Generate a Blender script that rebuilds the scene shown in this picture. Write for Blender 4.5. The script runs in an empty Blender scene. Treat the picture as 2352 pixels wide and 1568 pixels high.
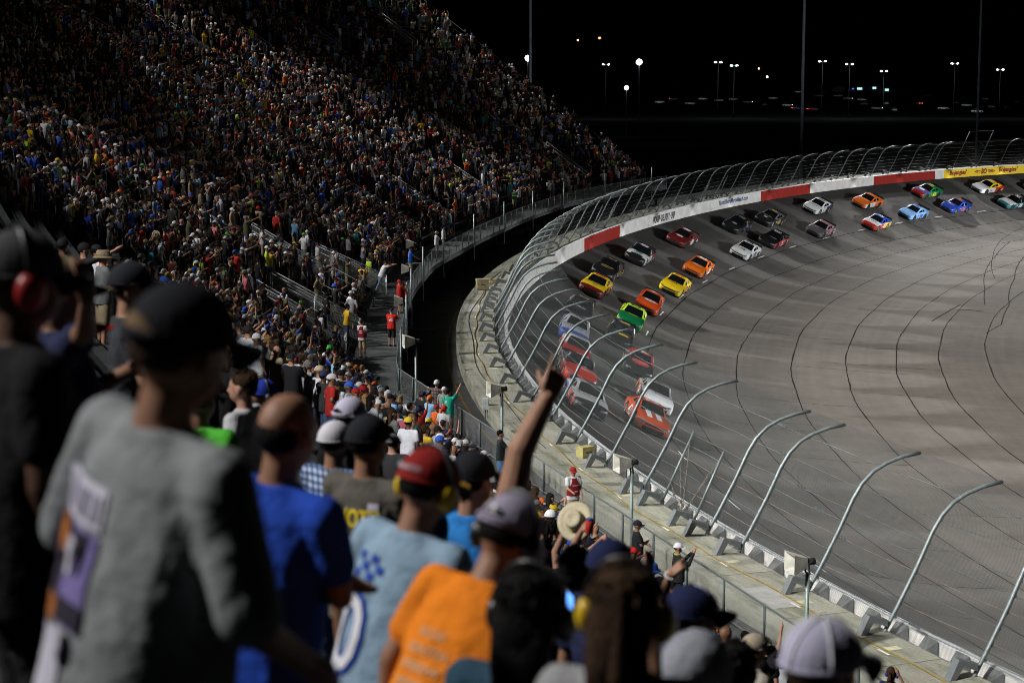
import bpy, bmesh, math, random
import numpy as np
from mathutils import Vector, Matrix
from mathutils.bvhtree import BVHTree
R = math.radians
rng = random.Random(7)
nrg = np.random.default_rng(7)
SC = bpy.context.scene
COL = SC.collection

# ------------------------------------------------------------------ helpers
def tag(o, label=None, cat=None, group=None, kind=None):
    if label: o['label'] = label
    if cat: o['category'] = cat
    if group: o['group'] = group
    if kind: o['kind'] = kind
    return o

def empty(name, loc=(0, 0, 0), rz=0.0):
    o = bpy.data.objects.new(name, None)
    o.empty_display_size = 0.2
    COL.objects.link(o)
    o.location = loc
    o.rotation_euler = (0, 0, rz)
    return o

def link_mesh(name, me, parent=None):
    o = bpy.data.objects.new(name, me)
    COL.objects.link(o)
    if parent is not None: o.parent = parent
    return o

class MB:
    """collects faces (with material slots and uv) into one mesh"""
    def __init__(s):
        s.v = []; s.f = []; s.m = []; s.uv = []
    def add(s, vs, fs, m=0, uvs=None):
        b = len(s.v)
        s.v.extend([tuple(map(float, p)) for p in vs])
        for i, f in enumerate(fs):
            s.f.append([b + k for k in f]); s.m.append(m)
            s.uv.append(uvs[i] if uvs else None)
        return s
    def quad(s, a, b, c, d, m=0, uv=None):
        return s.add([a, b, c, d], [[0, 1, 2, 3]], m, [uv] if uv else None)
    def box(s, c, size, m=0, M=None):
        hx, hy, hz = [k / 2 for k in size]
        vs = [Vector((x * hx, y * hy, z * hz)) for x in (-1, 1) for y in (-1, 1) for z in (-1, 1)]
        if M is not None: vs = [M @ v for v in vs]
        c = Vector(c)
        vs = [v + c for v in vs]
        return s.add(vs, [[0, 1, 3, 2], [4, 6, 7, 5], [0, 4, 5, 1], [2, 3, 7, 6], [0, 2, 6, 4], [1, 5, 7, 3]], m)
    def tube(s, pts, r, n=8, m=0, cap=True):
        pts = [Vector(p) for p in pts]
        rs = r if isinstance(r, (list, tuple)) else [r] * len(pts)
        vs = []; prev = None
        for i, p in enumerate(pts):
            d = (pts[min(i + 1, len(pts) - 1)] - pts[max(i - 1, 0)]).normalized()
            if prev is None:
                a = d.orthogonal().normalized()
            else:
                a = (prev - d * prev.dot(d)).normalized()
            prev = a
            b = d.cross(a)
            for k in range(n):
                t = 2 * math.pi * k / n
                vs.append(p + (a * math.cos(t) + b * math.sin(t)) * rs[i])
        fs = []
        for i in range(len(pts) - 1):
            for k in range(n):
                k2 = (k + 1) % n
                fs.append([i * n + k, i * n + k2, (i + 1) * n + k2, (i + 1) * n + k])
        if cap:
            fs.append(list(range(n))[::-1]); fs.append([(len(pts) - 1) * n + k for k in range(n)])
        return s.add(vs, fs, m)
    def grid(s, P, m=0, uv=None, flip=False):
        """P[i][j] points"""
        ni, nj = len(P), len(P[0])
        vs = [p for row in P for p in row]
        fs = []; us = []
        for i in range(ni - 1):
            for j in range(nj - 1):
                q = [(i, j), (i + 1, j), (i + 1, j + 1), (i, j + 1)]
                if flip: q = q[::-1]
                fs.append([a * nj + b for a, b in q])
                us.append([uv[a][b] for a, b in q] if uv else None)
        return s.add(vs, fs, m, us)
    def sphere(s, c, r, nu=12, nv=8, m=0):
        rx, ry, rz = r if isinstance(r, (tuple, list)) else (r, r, r)
        vs = [(c[0], c[1], c[2] + rz)]
        for j in range(1, nv):
            ph = math.pi * j / nv
            for i in range(nu):
                t = 2 * math.pi * i / nu
                vs.append((c[0] + rx * math.sin(ph) * math.cos(t), c[1] + ry * math.sin(ph) * math.sin(t), c[2] + rz * math.cos(ph)))
        vs.append((c[0], c[1], c[2] - rz))
        fs = [[0, 1 + i, 1 + (i + 1) % nu] for i in range(nu)]
        for j in range(nv - 2):
            for i in range(nu):
                a = 1 + j * nu + i; b = 1 + j * nu + (i + 1) % nu
                fs.append([a, a + nu, b + nu, b])
        L = len(vs) - 1
        fs += [[L, L - nu + (i + 1) % nu, L - nu + i] for i in range(nu)]
        return s.add(vs, fs, m)
    def loft(s, rings, m=0, cap=True):
        n = len(rings[0])
        vs = [p for r in rings for p in r]
        fs = []
        for i in range(len(rings) - 1):
            for k in range(n):
                k2 = (k + 1) % n
                fs.append([i * n + k, i * n + k2, (i + 1) * n + k2, (i + 1) * n + k])
        if cap:
            fs.append(list(range(n))[::-1]); fs.append([(len(rings) - 1) * n + k for k in range(n)])
        return s.add(vs, fs, m)
    def mesh(s, name, mats=(), smooth=True):
        me = bpy.data.meshes.new(name)
        me.from_pydata(s.v, [], s.f)
        for mt in (mats if isinstance(mats, (list, tuple)) else [mats]): me.materials.append(mt)
        if s.m and max(s.m) > 0: me.polygons.foreach_set('material_index', s.m)
        if any(u is not None for u in s.uv):
            l = me.uv_layers.new(name='UVMap')
            flat = []
            for f, u in zip(s.f, s.uv):
                for k in range(len(f)): flat.extend(u[k] if u else (0, 0))
            l.data.foreach_set('uv', flat)
        if smooth: me.polygons.foreach_set('use_smooth', [True] * len(s.f))
        me.update()
        return me
    def build(s, name, mats, parent=None, smooth=False):
        return link_mesh(name, s.mesh(name, mats, smooth), parent)

def ell_ring(c, rx, ry, n=20, sq=2.0):
    out = []
    for k in range(n):
        t = 2 * math.pi * k / n
        ct, st_ = math.cos(t), math.sin(t)
        out.append((c[0] + rx * math.copysign(abs(ct) ** (2 / sq), ct), c[1] + ry * math.copysign(abs(st_) ** (2 / sq), st_), c[2]))
    return out

def eval_mesh(o, name):
    dg = bpy.context.evaluated_depsgraph_get()
    dg.update()
    me = bpy.data.meshes.new_from_object(o.evaluated_get(dg))
    me.name = name
    return me

def remeshed(mb, name, vox, mats=(), smooth_it=4, decimate=None, factor=0.5):
    """fuse overlapping closed shapes into one continuous surface"""
    o = mb.build('tmp_fuse', [])
    md = o.modifiers.new('r', 'REMESH'); md.mode = 'VOXEL'; md.voxel_size = vox; md.use_smooth_shade = True
    if smooth_it:
        sm = o.modifiers.new('s', 'SMOOTH'); sm.factor = factor; sm.iterations = smooth_it
    if decimate:
        de = o.modifiers.new('d', 'DECIMATE'); de.ratio = decimate
    me = eval_mesh(o, name)
    old = o.data
    bpy.data.objects.remove(o); bpy.data.meshes.remove(old)
    me.materials.clear()
    for mt in (mats if isinstance(mats, (list, tuple)) else [mats]): me.materials.append(mt)
    me.polygons.foreach_set('use_smooth', [True] * len(me.polygons))
    return me

# ------------------------------------------------------------------ materials
def nodes_of(m):
    m.use_nodes = True
    nt = m.node_tree
    return nt, nt.nodes, nt.links, nt.nodes['Principled BSDF']

def hexc(h):
    """sRGB hex -> linear"""
    h = h.lstrip('#')
    out = []
    for i in (0, 2, 4):
        c = int(h[i:i + 2], 16) / 255
        out.append(c / 12.92 if c <= 0.04045 else ((c + 0.055) / 1.055) ** 2.4)
    return tuple(out)

MATS = {}
def mat(name, col, rough=0.6, metal=0.0, var=0.25, scale=6.0, coat=0.0, bump=0.0, spec=0.5, bscale=None):
    if name in MATS: return MATS[name]
    m = bpy.data.materials.new(name)
    nt, N, L, B = nodes_of(m)
    if isinstance(col, str): col = hexc(col)
    tc = N.new('ShaderNodeTexCoord')
    if var > 0:
        no = N.new('ShaderNodeTexNoise'); no.inputs['Scale'].default_value = scale; no.inputs['Detail'].default_value = 5
        L.new(tc.outputs['Object'], no.inputs['Vector'])
        rp = N.new('ShaderNodeMapRange')
        rp.inputs['To Min'].default_value = 1 - var; rp.inputs['To Max'].default_value = 1 + var
        rp.inputs['From Min'].default_value = .3; rp.inputs['From Max'].default_value = .7
        L.new(no.outputs['Fac'], rp.inputs['Value'])
        mx = N.new('ShaderNodeVectorMath'); mx.operation = 'SCALE'
        mx.inputs[0].default_value = col
        L.new(rp.outputs[0], mx.inputs['Scale'])
        L.new(mx.outputs[0], B.inputs['Base Color'])
    else:
        B.inputs['Base Color'].default_value = (*col, 1)
    if bump > 0:
        nb = N.new('ShaderNodeTexNoise'); nb.inputs['Scale'].default_value = bscale or scale * 3; nb.inputs['Detail'].default_value = 4
        L.new(tc.outputs['Object'], nb.inputs['Vector'])
        bp = N.new('ShaderNodeBump'); bp.inputs['Strength'].default_value = bump; bp.inputs['Distance'].default_value = 0.05
        L.new(nb.outputs['Fac'], bp.inputs['Height']); L.new(bp.outputs[0], B.inputs['Normal'])
    B.inputs['Roughness'].default_value = rough; B.inputs['Metallic'].default_value = metal
    B.inputs['Coat Weight'].default_value = coat; B.inputs['Coat Roughness'].default_value = 0.06
    B.inputs['Specular IOR Level'].default_value = spec
    MATS[name] = m
    return m

def emit(name, col, strength):
    if name in MATS: return MATS[name]
    m = bpy.data.materials.new(name)
    nt, N, L, B = nodes_of(m)
    if isinstance(col, str): col = hexc(col)
    B.inputs['Base Color'].default_value = (*col, 1)
    B.inputs['Emission Color'].default_value = (*col, 1)
    B.inputs['Emission Strength'].default_value = strength
    MATS[name] = m
    return m

def tint_mat(name, source='OBJECT', rough=0.85, bump=0.0, bscale=14, var=0.18):
    """colour from the object's own colour (or a colour attribute)"""
    m = bpy.data.materials.new(name)
    nt, N, L, B = nodes_of(m)
    if source == 'OBJECT':
        oi = N.new('ShaderNodeObjectInfo'); c = oi.outputs['Color']
    else:
        at = N.new('ShaderNodeAttribute'); at.attribute_name = 'Col'; c = at.outputs['Color']
    tc = N.new('ShaderNodeTexCoord')
    no = N.new('ShaderNodeTexNoise'); no.inputs['Scale'].default_value = 7; no.inputs['Detail'].default_value = 3
    L.new(tc.outputs['Object'], no.inputs['Vector'])
    rp = N.new('ShaderNodeMapRange'); rp.inputs['From Min'].default_value = .3; rp.inputs['From Max'].default_value = .7
    rp.inputs['To Min'].default_value = 1 - var; rp.inputs['To Max'].default_value = 1 + var
    L.new(no.outputs['Fac'], rp.inputs['Value'])
    mx = N.new('ShaderNodeVectorMath'); mx.operation = 'SCALE'
    L.new(c, mx.inputs[0]); L.new(rp.outputs[0], mx.inputs['Scale'])
    L.new(mx.outputs[0], B.inputs['Base Color'])
    if bump:
        nb = N.new('ShaderNodeTexNoise'); nb.inputs['Scale'].default_value = bscale; nb.inputs['Detail'].default_value = 2; nb.inputs['Distortion'].default_value = 1.2
        mp = N.new('ShaderNodeMapping'); mp.inputs['Scale'].default_value = (1, 1, .45)
        L.new(tc.outputs['Object'], mp.inputs['Vector']); L.new(mp.outputs[0], nb.inputs['Vector'])
        bp = N.new('ShaderNodeBump'); bp.inputs['Strength'].default_value = bump; bp.inputs['Distance'].default_value = 0.03
        L.new(nb.outputs['Fac'], bp.inputs['Height']); L.new(bp.outputs[0], B.inputs['Normal'])
    B.inputs['Roughness'].default_value = rough
    B.inputs['Specular IOR Level'].default_value = 0.25
    return m

def chain_mat(name, pitch, wire, col, rough=0.45, metal=0.7, horiz=None):
    """woven wire: diamonds of the given pitch in UV metres, open between the wires"""
    m = bpy.data.materials.new(name)
    nt, N, L, B = nodes_of(m)
    B.inputs['Base Color'].default_value = (*col, 1); B.inputs['Roughness'].default_value = rough; B.inputs['Metallic'].default_value = metal
    uv = N.new('ShaderNodeUVMap'); uv.uv_map = 'UVMap'
    sp = N.new('ShaderNodeSeparateXYZ'); L.new(uv.outputs[0], sp.inputs[0])
    def math_(op, a, b):
        n = N.new('ShaderNodeMath'); n.operation = op
        for i, x in enumerate((a, b)):
            if x is None: continue
            if isinstance(x, (int, float)): n.inputs[i].default_value = x
            else: L.new(x, n.inputs[i])
        return n.outputs[0]
    def lines(val):
        d = math_('DIVIDE', val, pitch)
        fr = math_('FRACT', d, None)
        return math_('LESS_THAN', fr, wire / pitch)
    a = lines(math_('ADD', sp.outputs[0], sp.outputs[1]))
    b = lines(math_('SUBTRACT', sp.outputs[0], sp.outputs[1]))
    w = math_('MAXIMUM', a, b)
    L.new(w, B.inputs['Alpha'])
    return m

# text -> flat triangles
def text_tris(txt, size=1.0, bold=0.0, shear=0.0, spacing=1.0, res=3):
    cu = bpy.data.curves.new('tmp_text', 'FONT')
    cu.body = txt; cu.size = size; cu.offset = bold; cu.shear = shear; cu.space_character = spacing; cu.resolution_u = res
    cu.align_x = 'CENTER'; cu.align_y = 'CENTER'
    o = bpy.data.objects.new('tmp_text', cu)
    COL.objects.link(o)
    me = eval_mesh(o, 'tmp_text')
    v = [tuple(p.co[:2]) for p in me.vertices]
    f = [list(p.vertices) for p in me.polygons]
    bpy.data.objects.remove(o); bpy.data.curves.remove(cu); bpy.data.meshes.remove(me)
    return v, f

# ------------------------------------------------------------------ camera and the surveyed plan
CAM_F, CAM_H = 4573.0, 110.0          # focal length and horizon in survey pixels (2352 x 1568 frame)
PITCH = math.atan((784 - CAM_H) / CAM_F)
_c, _s = math.cos(PITCH), math.sin(PITCH)
FW = np.array([0, _c, -_s]); UPV = np.array([0, _s, _c]); RT = np.array([1., 0, 0])
def ray(x, y): return FW + RT * (x - 1176) / CAM_F - UPV * (y - 784) / CAM_F
def un(x, y, z):
    d = ray(x, y); return d * (z / d[2])
def und(x, y, dist):
    return ray(x, y) * dist
def proj(P):
    P = np.asarray(P, float); w = P @ FW
    return 1176 + CAM_F * (P @ RT) / w, 784 - CAM_F * (P @ UPV) / w, w

cam = bpy.data.cameras.new('camera'); camo = bpy.data.objects.new('camera', cam); COL.objects.link(camo)
cam.lens = 70; cam.sensor_width = 36; cam.clip_start = 0.1; cam.clip_end = 6000
camo.rotation_euler = (math.pi / 2 - PITCH, 0, 0)
cam.dof.use_dof = True; cam.dof.focus_distance = 105; cam.dof.aperture_fstop = 2.8
SC.camera = camo

# the outer wall's plan line (s along the track, t towards the infield)
CX = [8.283870015549723e-11, -3.8610028482283906e-08, 3.7681372535911412e-06, 0.00273541905715246, -0.3780264457713072, 11.456329037203455]
CY = [-1.0478311284984761e-10, 5.660530368506358e-08, -1.4665479314807008e-05, 0.0016770794717060969, 0.9136353951954369, 47.62791191476069]
def path(s):
    sc = min(max(s, -8), 236)
    w = np.array([np.polyval(CX, sc), np.polyval(CY, sc)])
    t = np.array([np.polyval(np.polyder(CX), sc), np.polyval(np.polyder(CY), sc)]); t /= np.linalg.norm(t)
    e = s - sc
    if e > 0:   # keep turning past the surveyed part
        k = 1 / 190.0; a = e * k
        n = np.array([t[1], -t[0]])
        w = w + t * math.sin(a) / k + n * (1 - math.cos(a)) / k
        t = t * math.cos(a) + n * math.sin(a)
    else:
        w = w + t * e
    return w, t, np.array([t[1], -t[0]])
def pt(s, t, z):
    w, _, n = path(s); return (w[0] + n[0] * t, w[1] + n[1] * t, z)
ZS = -15.4            # top of the concrete behind the wall
ZT = -16.4            # track at the foot of the wall
_kt = [.8, 9, 11.5, 15, 19, 23, 27, 35, 60, 110]; _kd = [0, 3.6, 4.65, 5.3, 5.7, 5.95, 6.1, 6.4, 7.0, 7.6]
_tt = np.linspace(-4, 115, 1191); _dd = np.interp(_tt, _kt, _kd); _dd[_tt < .8] = (_tt[_tt < .8] - .8) * (3.6 / 8.2)
_k = np.hanning(41); _k /= _k.sum(); _ds = np.convolve(np.r_[_dd[:20], _dd, _dd[-20:]], _k, 'valid')
_ds[_tt < 3] = _dd[_tt < 3]
def drop(t): return float(np.interp(t, _tt, _ds))
# ------------------------------------------------------------------ world: night sky, floodlights
w = bpy.data.worlds.new('World'); SC.world = w; w.use_nodes = True
WN, WL = w.node_tree.nodes, w.node_tree.links
sky = WN.new('ShaderNodeTexSky'); sky.sky_type = 'NISHITA'; sky.sun_disc = False
sky.sun_elevation = R(-4); sky.sun_rotation = R(200)
WL.new(sky.outputs[0], WN['Background'].inputs['Color'])
WN['Background'].inputs['Strength'].default_value = 0.02
SC.view_settings.view_transform = 'Standard'; SC.view_settings.look = 'None'
SC.view_settings.exposure = 0; SC.view_settings.gamma = 1
SC.cycles.max_bounces = 5; SC.cycles.diffuse_bounces = 2; SC.cycles.glossy_bounces = 3; SC.cycles.transparent_max_bounces = 24
SC.cycles.sample_clamp_indirect = 4
SC.cycles.use_denoising = True; SC.cycles.use_adaptive_sampling = False
SC.cycles.pixel_filter_type = 'BLACKMAN_HARRIS'; SC.cycles.filter_width = 0.8

def spot(name, loc, aim, power, angle, blend=1.0, col=(1, .96, .9), size=1.2):
    l = bpy.data.lights.new(name, 'SPOT'); l.energy = power; l.spot_size = R(angle); l.spot_blend = blend; l.color = col; l.shadow_soft_size = size
    o = bpy.data.objects.new(name, l); COL.objects.link(o)
    o.location = loc
    o.rotation_euler = (Vector(aim) - Vector(loc)).to_track_quat('-Z', 'Y').to_euler()
    return o
def aim_at(s, t): return pt(s, t, ZT - drop(t))
WARM = (1.0, .985, .955); COOL = (.93, .97, 1.0)
# mast heads behind the stand, shining over the crowd onto the track
def left_head(s, lat, z, aims):
    w_, t_, n_ = path(s)
    p = (w_[0] - n_[0] * lat, w_[1] - n_[1] * lat, z)
    for (sa, ta, pw, an) in aims: spot('floodlight_beam', p, aim_at(sa, ta), pw, an, 1.0, WARM)
KL = 1.22
left_head(-16, 52, 27, [(-2, 30, 150000 * KL, 35), (28, 31, 200000 * KL, 35)])
left_head(35, 54, 27, [(15, 28, 210000 * KL, 33.5), (50, 31, 210000 * KL, 32.5), (85, 31, 180000 * KL, 32)])
left_head(95, 56, 28, [(75, 31, 210000 * KL, 33), (110, 32, 190000 * KL, 33.5), (145, 28, 180000 * KL, 34.5)])
left_head(160, 60, 28, [(150, 28, 210000 * KL, 35), (195, 28, 190000 * KL, 35)])
for s_, lst in ((20, (2, 26, 50)), (62, (44, 70, 94)), (105, (90, 114, 138))):
    left_head(s_, 58, 31, [(q, 35, 230000, 27) for q in lst])
spot('floodlight_beam', (-30.5, 7, 27), (12.5, 26.5, -14), 98000, 74, 1.0, WARM, .8)
# heads on the masts outside the far bend
def mast_head(p, aims):
    for (sa, ta, pw, an) in aims: spot('mast_beam', p, aim_at(sa, ta), pw, an, 1.0, WARM)
mast_head((30, 300, 34), [(190, 24, 190000, 28), (165, 36, 150000, 28)])
mast_head((54, 350, 36), [(205, 24, 460000, 28), (235, 20, 460000, 30), (180, 38, 460000, 26)])
# broad inner lights over the flat of the turn, all below the level of the wall
for s_, t_ in ((20, 88), (70, 84), (120, 84), (175, 84)):
    p = pt(s_, t_, -4)
    for ds in (-14, 14): spot('infield_flood', p, aim_at(s_ + ds, 40), 9000, 80, 1.0, COOL, .8)
# low heads on the infield side, narrow beams along the banked lanes, cut off at the wall top
s = -24
while s < 262:
    p = pt(s + 6, 62, -13.0)
    spot('infield_beam', p, aim_at(s, 10.8), 100000, 16.4, .12, COOL, .4)
    s += 11.5

for tg, pw in (((6, 262, 0), 25000), ((51, 352, 8), 90000), ((93, 400, 8), 40000)):  # extra spots added only to brighten the distant masts
    spot('added_mast_wash', (75, 170, 6), tg, pw, 16, .8, COOL, .6)
# ------------------------------------------------------------------ surfaces
def asphalt_mat():
    m = bpy.data.materials.new('worn_asphalt')
    nt, N, L, B = nodes_of(m)
    uv = N.new('ShaderNodeUVMap'); uv.uv_map = 'UVMap'
    def noise(scale, sx, sy, det=5, rough=.6):
        mp = N.new('ShaderNodeMapping'); mp.inputs['Scale'].default_value = (sx, sy, 1); L.new(uv.outputs[0], mp.inputs['Vector'])
        n = N.new('ShaderNodeTexNoise'); n.inputs['Scale'].default_value = scale; n.inputs['Detail'].default_value = det; n.inputs['Roughness'].default_value = rough
        L.new(mp.outputs[0], n.inputs['Vector']); return n.outputs['Fac']
    def rng_(v, a, b, c, d):
        r = N.new('ShaderNodeMapRange'); r.inputs['From Min'].default_value = a; r.inputs['From Max'].default_value = b
        r.inputs['To Min'].default_value = c; r.inputs['To Max'].default_value = d; L.new(v, r.inputs['Value']); return r.outputs[0]
    def mul(a, b):
        n = N.new('ShaderNodeMath'); n.operation = 'MULTIPLY'; L.new(a, n.inputs[0]); L.new(b, n.inputs[1]); return n.outputs[0]
    f = mul(rng_(noise(1, .02, 1.3, 6), .3, .7, .92, 1.08), rng_(noise(1, .25, .12), .3, .7, .90, 1.10))
    f = mul(f, rng_(noise(30, 1, 1, 3), .3, .7, .8, 1.2))
    f = mul(f, rng_(noise(1, .5, .5, 8, .75), .35, .65, .90, 1.10))
    sp = N.new('ShaderNodeSeparateXYZ'); L.new(uv.outputs[0], sp.inputs[0])
    cr = N.new('ShaderNodeValToRGB'); L.new(rng_(sp.outputs[1], 0, 40, 0, 1), cr.inputs[0])
    e = cr.color_ramp.elements
    e[0].position = 0; e[0].color = (.045, .042, .040, 1)          # rubber laid on the high groove
    e[1].position = 1; e[1].color = (.114, .101, .088, 1)
    for p, c in ((.10, (.062, .058, .055)), (.20, (.085, .080, .075)), (.27, (.096, .088, .080)), (.5, (.111, .099, .087))):
        x = cr.color_ramp.elements.new(p); x.color = (*c, 1)
    mx = N.new('ShaderNodeVectorMath'); mx.operation = 'SCALE'; L.new(cr.outputs[0], mx.inputs[0]); L.new(f, mx.inputs['Scale'])
    L.new(mx.outputs[0], B.inputs['Base Color'])
    B.inputs['Roughness'].default_value = .9; B.inputs['Specular IOR Level'].default_value = .12
    return m
def concrete_mat():
    m = bpy.data.materials.new('stained_concrete')
    nt, N, L, B = nodes_of(m)
    uv = N.new('ShaderNodeUVMap'); uv.uv_map = 'UVMap'
    def noise(sx, sy, det=6):
        mp = N.new('ShaderNodeMapping'); mp.inputs['Scale'].default_value = (sx, sy, 1); L.new(uv.outputs[0], mp.inputs['Vector'])
        n = N.new('ShaderNodeTexNoise'); n.inputs['Scale'].default_value = 1; n.inputs['Detail'].default_value = det; n.inputs['Roughness'].default_value = .65
        L.new(mp.outputs[0], n.inputs['Vector']); return n.outputs['Fac']
    mixc = N.new('ShaderNodeValToRGB'); L.new(noise(.5, .7), mixc.inputs[0])
    e = mixc.color_ramp.elements; e[0].position = .3; e[0].color = (.20, .20, .16, 1); e[1].position = .7; e[1].color = (.29, .285, .235, 1)
    st_ = N.new('ShaderNodeValToRGB'); L.new(noise(.35, 2.2), st_.inputs[0])
    e = st_.color_ramp.elements; e[0].position = .36; e[0].color = (.55, .58, .5, 1); e[1].position = .52; e[1].color = (1, 1, 1, 1)
    mx = N.new('ShaderNodeVectorMath'); mx.operation = 'MULTIPLY'; L.new(mixc.outputs[0], mx.inputs[0]); L.new(st_.outputs[0], mx.inputs[1])
    sp2 = N.new('ShaderNodeValToRGB'); L.new(noise(9, 9, 3), sp2.inputs[0])
    e = sp2.color_ramp.elements; e[0].position = .3; e[0].color = (.8, .8, .8, 1); e[1].position = .6; e[1].color = (1.1, 1.1, 1.1, 1)
    m2 = N.new('ShaderNodeVectorMath'); m2.operation = 'MULTIPLY'; L.new(mx.outputs[0], m2.inputs[0]); L.new(sp2.outputs[0], m2.inputs[1])
    L.new(m2.outputs[0], B.inputs['Base Color']); B.inputs['Roughness'].default_value = .85
    return m
ASPH = asphalt_mat(); CONC = concrete_mat()
M_SEAM = mat('tar_seam', (.014, .013, .013), .95, var=.2, spec=.05)
M_WPAINT = mat('white_marking', (.62, .62, .60), .7, var=.25, scale=9)
M_YPAINT = mat('yellow_marking', (.62, .38, .03), .7, var=.25, scale=9)
M_GALV = mat('galvanised_steel', (.125, .15, .155), .45, .25, var=.22, scale=9, bump=.15)
M_GALVD = mat('weathered_steel', (.12, .14, .14), .55, .3, var=.25, scale=5)
M_DARK = mat('dark_paint', (.010, .010, .011), .8, var=.2)
M_VOID = mat('under_deck_shade', (.0015, .0015, .0016), .95, var=.2, spec=.05)  # near-black colour standing in for the deep shade under the stand
M_ROAD = mat('service_road_asphalt', (.040, .041, .043), .85, var=.35, scale=.8)
M_GRASS = mat('dry_night_grass', (.012, .015, .006), 1.0, var=.5, scale=.6)
M_LOT = mat('parking_lot_dirt', (.003, .003, .003), 1.0, var=.4, scale=.05, spec=.0)

def strip(name, ss, prof, material, uvscale=1.0, kind='structure', zfun=None, parent=None, smooth=True):
    """sweep a profile of (t, z) along the wall line"""
    b = MB(); P = []; U = []
    acc = [0]
    for (t0, z0), (t1, z1) in zip(prof, prof[1:]): acc.append(acc[-1] + math.hypot(t1 - t0, z1 - z0))
    for s in ss:
        P.append([pt(s, t, z if zfun is None else zfun(t)) for t, z in prof]); U.append([(s * uvscale, (a if zfun is None else t) * uvscale) for a, (t, z) in zip(acc, prof)])
    b.grid(P, 0, U)
    o = b.build(name, material, parent, smooth)
    if kind: o['kind'] = kind
    return o
def srange(a, b, d): return [a + (b - a) * i / max(1, round((b - a) / d)) for i in range(max(1, round((b - a) / d)) + 1)]

# ground to the horizon
g = MB()
g.quad((-3000, -800, -24.6), (3000, -800, -24.6), (3000, 5000, -24.6), (-3000, 5000, -24.6))
g.build('ground', M_LOT)['kind'] = 'structure'
S_ALL = srange(-70, 420, 2.5)
ts = [.79] + [1 + .5 * k for k in range(80)] + [42, 46, 52, 60, 75, 110]
trk = strip('track', S_ALL, [(t, 0) for t in ts], ASPH, zfun=lambda t: ZT - drop(t))

# painted and tarred lines, 4-6 mm proud
lines = MB(); dash = MB(); skid = MB()
def ribbon(b, sts, wd, lift=.010):
    P = []
    for i, (s, t) in enumerate(sts):
        a = sts[max(i - 1, 0)]; c = sts[min(i + 1, len(sts) - 1)]
        p0 = Vector(pt(a[0], a[1], 0)); p1 = Vector(pt(c[0], c[1], 0)); d = (p1 - p0); d.normalize(); n = Vector((d.y, -d.x, 0))
        ww = wd[i] if isinstance(wd, (list, tuple)) else wd
        row = []
        for sg in (-.5, .5):
            ctr = Vector(pt(s, t, 0)) + n * ww * sg
            # height from the lateral shift
            _, _, nn = path(s); dt = n.x * nn[0] + n.y * nn[1]
            row.append((ctr.x, ctr.y, ZT - drop(t + ww * sg * dt) + lift))
        P.append(row)
    b.grid(P, 0, None, True)
for tk in (9.05, 11.65, 15.0, 18.8, 22.6, 26.3, 29.3, 32.8, 36.5):
    ph = rng.random() * 9
    sts = []; wds = []
    for s in srange(-40, 330, 1.1):
        sts.append((s, tk + .10 * math.sin(s * .05 + ph) + .05 * math.sin(s * .31 + ph * 2) + .025 * rng.uniform(-1, 1)))
        wds.append(.056 + .025 * math.sin(s * .7 + ph) * math.sin(s * .23) + .02 * rng.random())
    ribbon(lines, sts, wds)
for i in range(46):       # cross joints and old cracks
    s = rng.uniform(-30, 230); t = rng.uniform(10, 34); L_ = rng.uniform(1.5, 9)
    ribbon(lines, [(s + .15 * math.sin(k), t + L_ * k / 6) for k in range(7)], .035 + .02 * rng.random())
lines.build('track_seams', M_SEAM)['kind'] = 'structure'
s = -30
while s < 300:
    ribbon(dash, [(s + k * .45, 8.75) for k in range(6)], .11, .009); s += 11.2
dash.build('lane_marking', M_WPAINT)['kind'] = 'structure'
def hit(px, py):
    z = -20.0
    for _ in range(60):
        P = un(px, py, z); s_, t_ = st_near(P[0], P[1]); z = .5 * z + .5 * (ZT - drop(min(t_, 100)))
    return s_, t_
_SS = np.arange(-70, 330, 1.0); _PW = np.array([path(x)[0] for x in _SS]); _PT = np.array([path(x)[1] for x in _SS])
def st_near(x, y):
    j = int(((_PW[:, 0] - x) ** 2 + (_PW[:, 1] - y) ** 2).argmin()); d = np.array([x, y]) - _PW[j]
    return _SS[j] + d @ _PT[j], d @ np.array([_PT[j][1], -_PT[j][0]])
for curve, wd in (([(2352, 590), (2330, 640), (2318, 700), (2300, 745), (2265, 765)], .10), ([(2320, 555), (2285, 590), (2265, 620), (2262, 665), (2262, 700)], .09), ([(2352, 520), (2300, 550), (2280, 590), (2285, 640)], .07), ([(1510, 1000), (1560, 1020), (1640, 1035)], .08),
                  ([(2180, 710), (2230, 712), (2260, 716)], .35), ([(2205, 700), (2170, 720), (2140, 738)], .16), ([(1990, 800), (2030, 802), (2075, 802)], .14)):
    sts = [hit(*q) for q in curve]
    fine = []
    for a, b_ in zip(sts, sts[1:]):
        for k in range(4): fine.append((a[0] + (b_[0] - a[0]) * k / 4, a[1] + (b_[1] - a[1]) * k / 4))
    fine.append(sts[-1])
    ribbon(skid, fine, wd, .007)
skid.build('skid_marks', mat('tyre_rubber_mark', (.040, .038, .035), 1.0, var=.3, spec=.02))['kind'] = 'structure'

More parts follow.
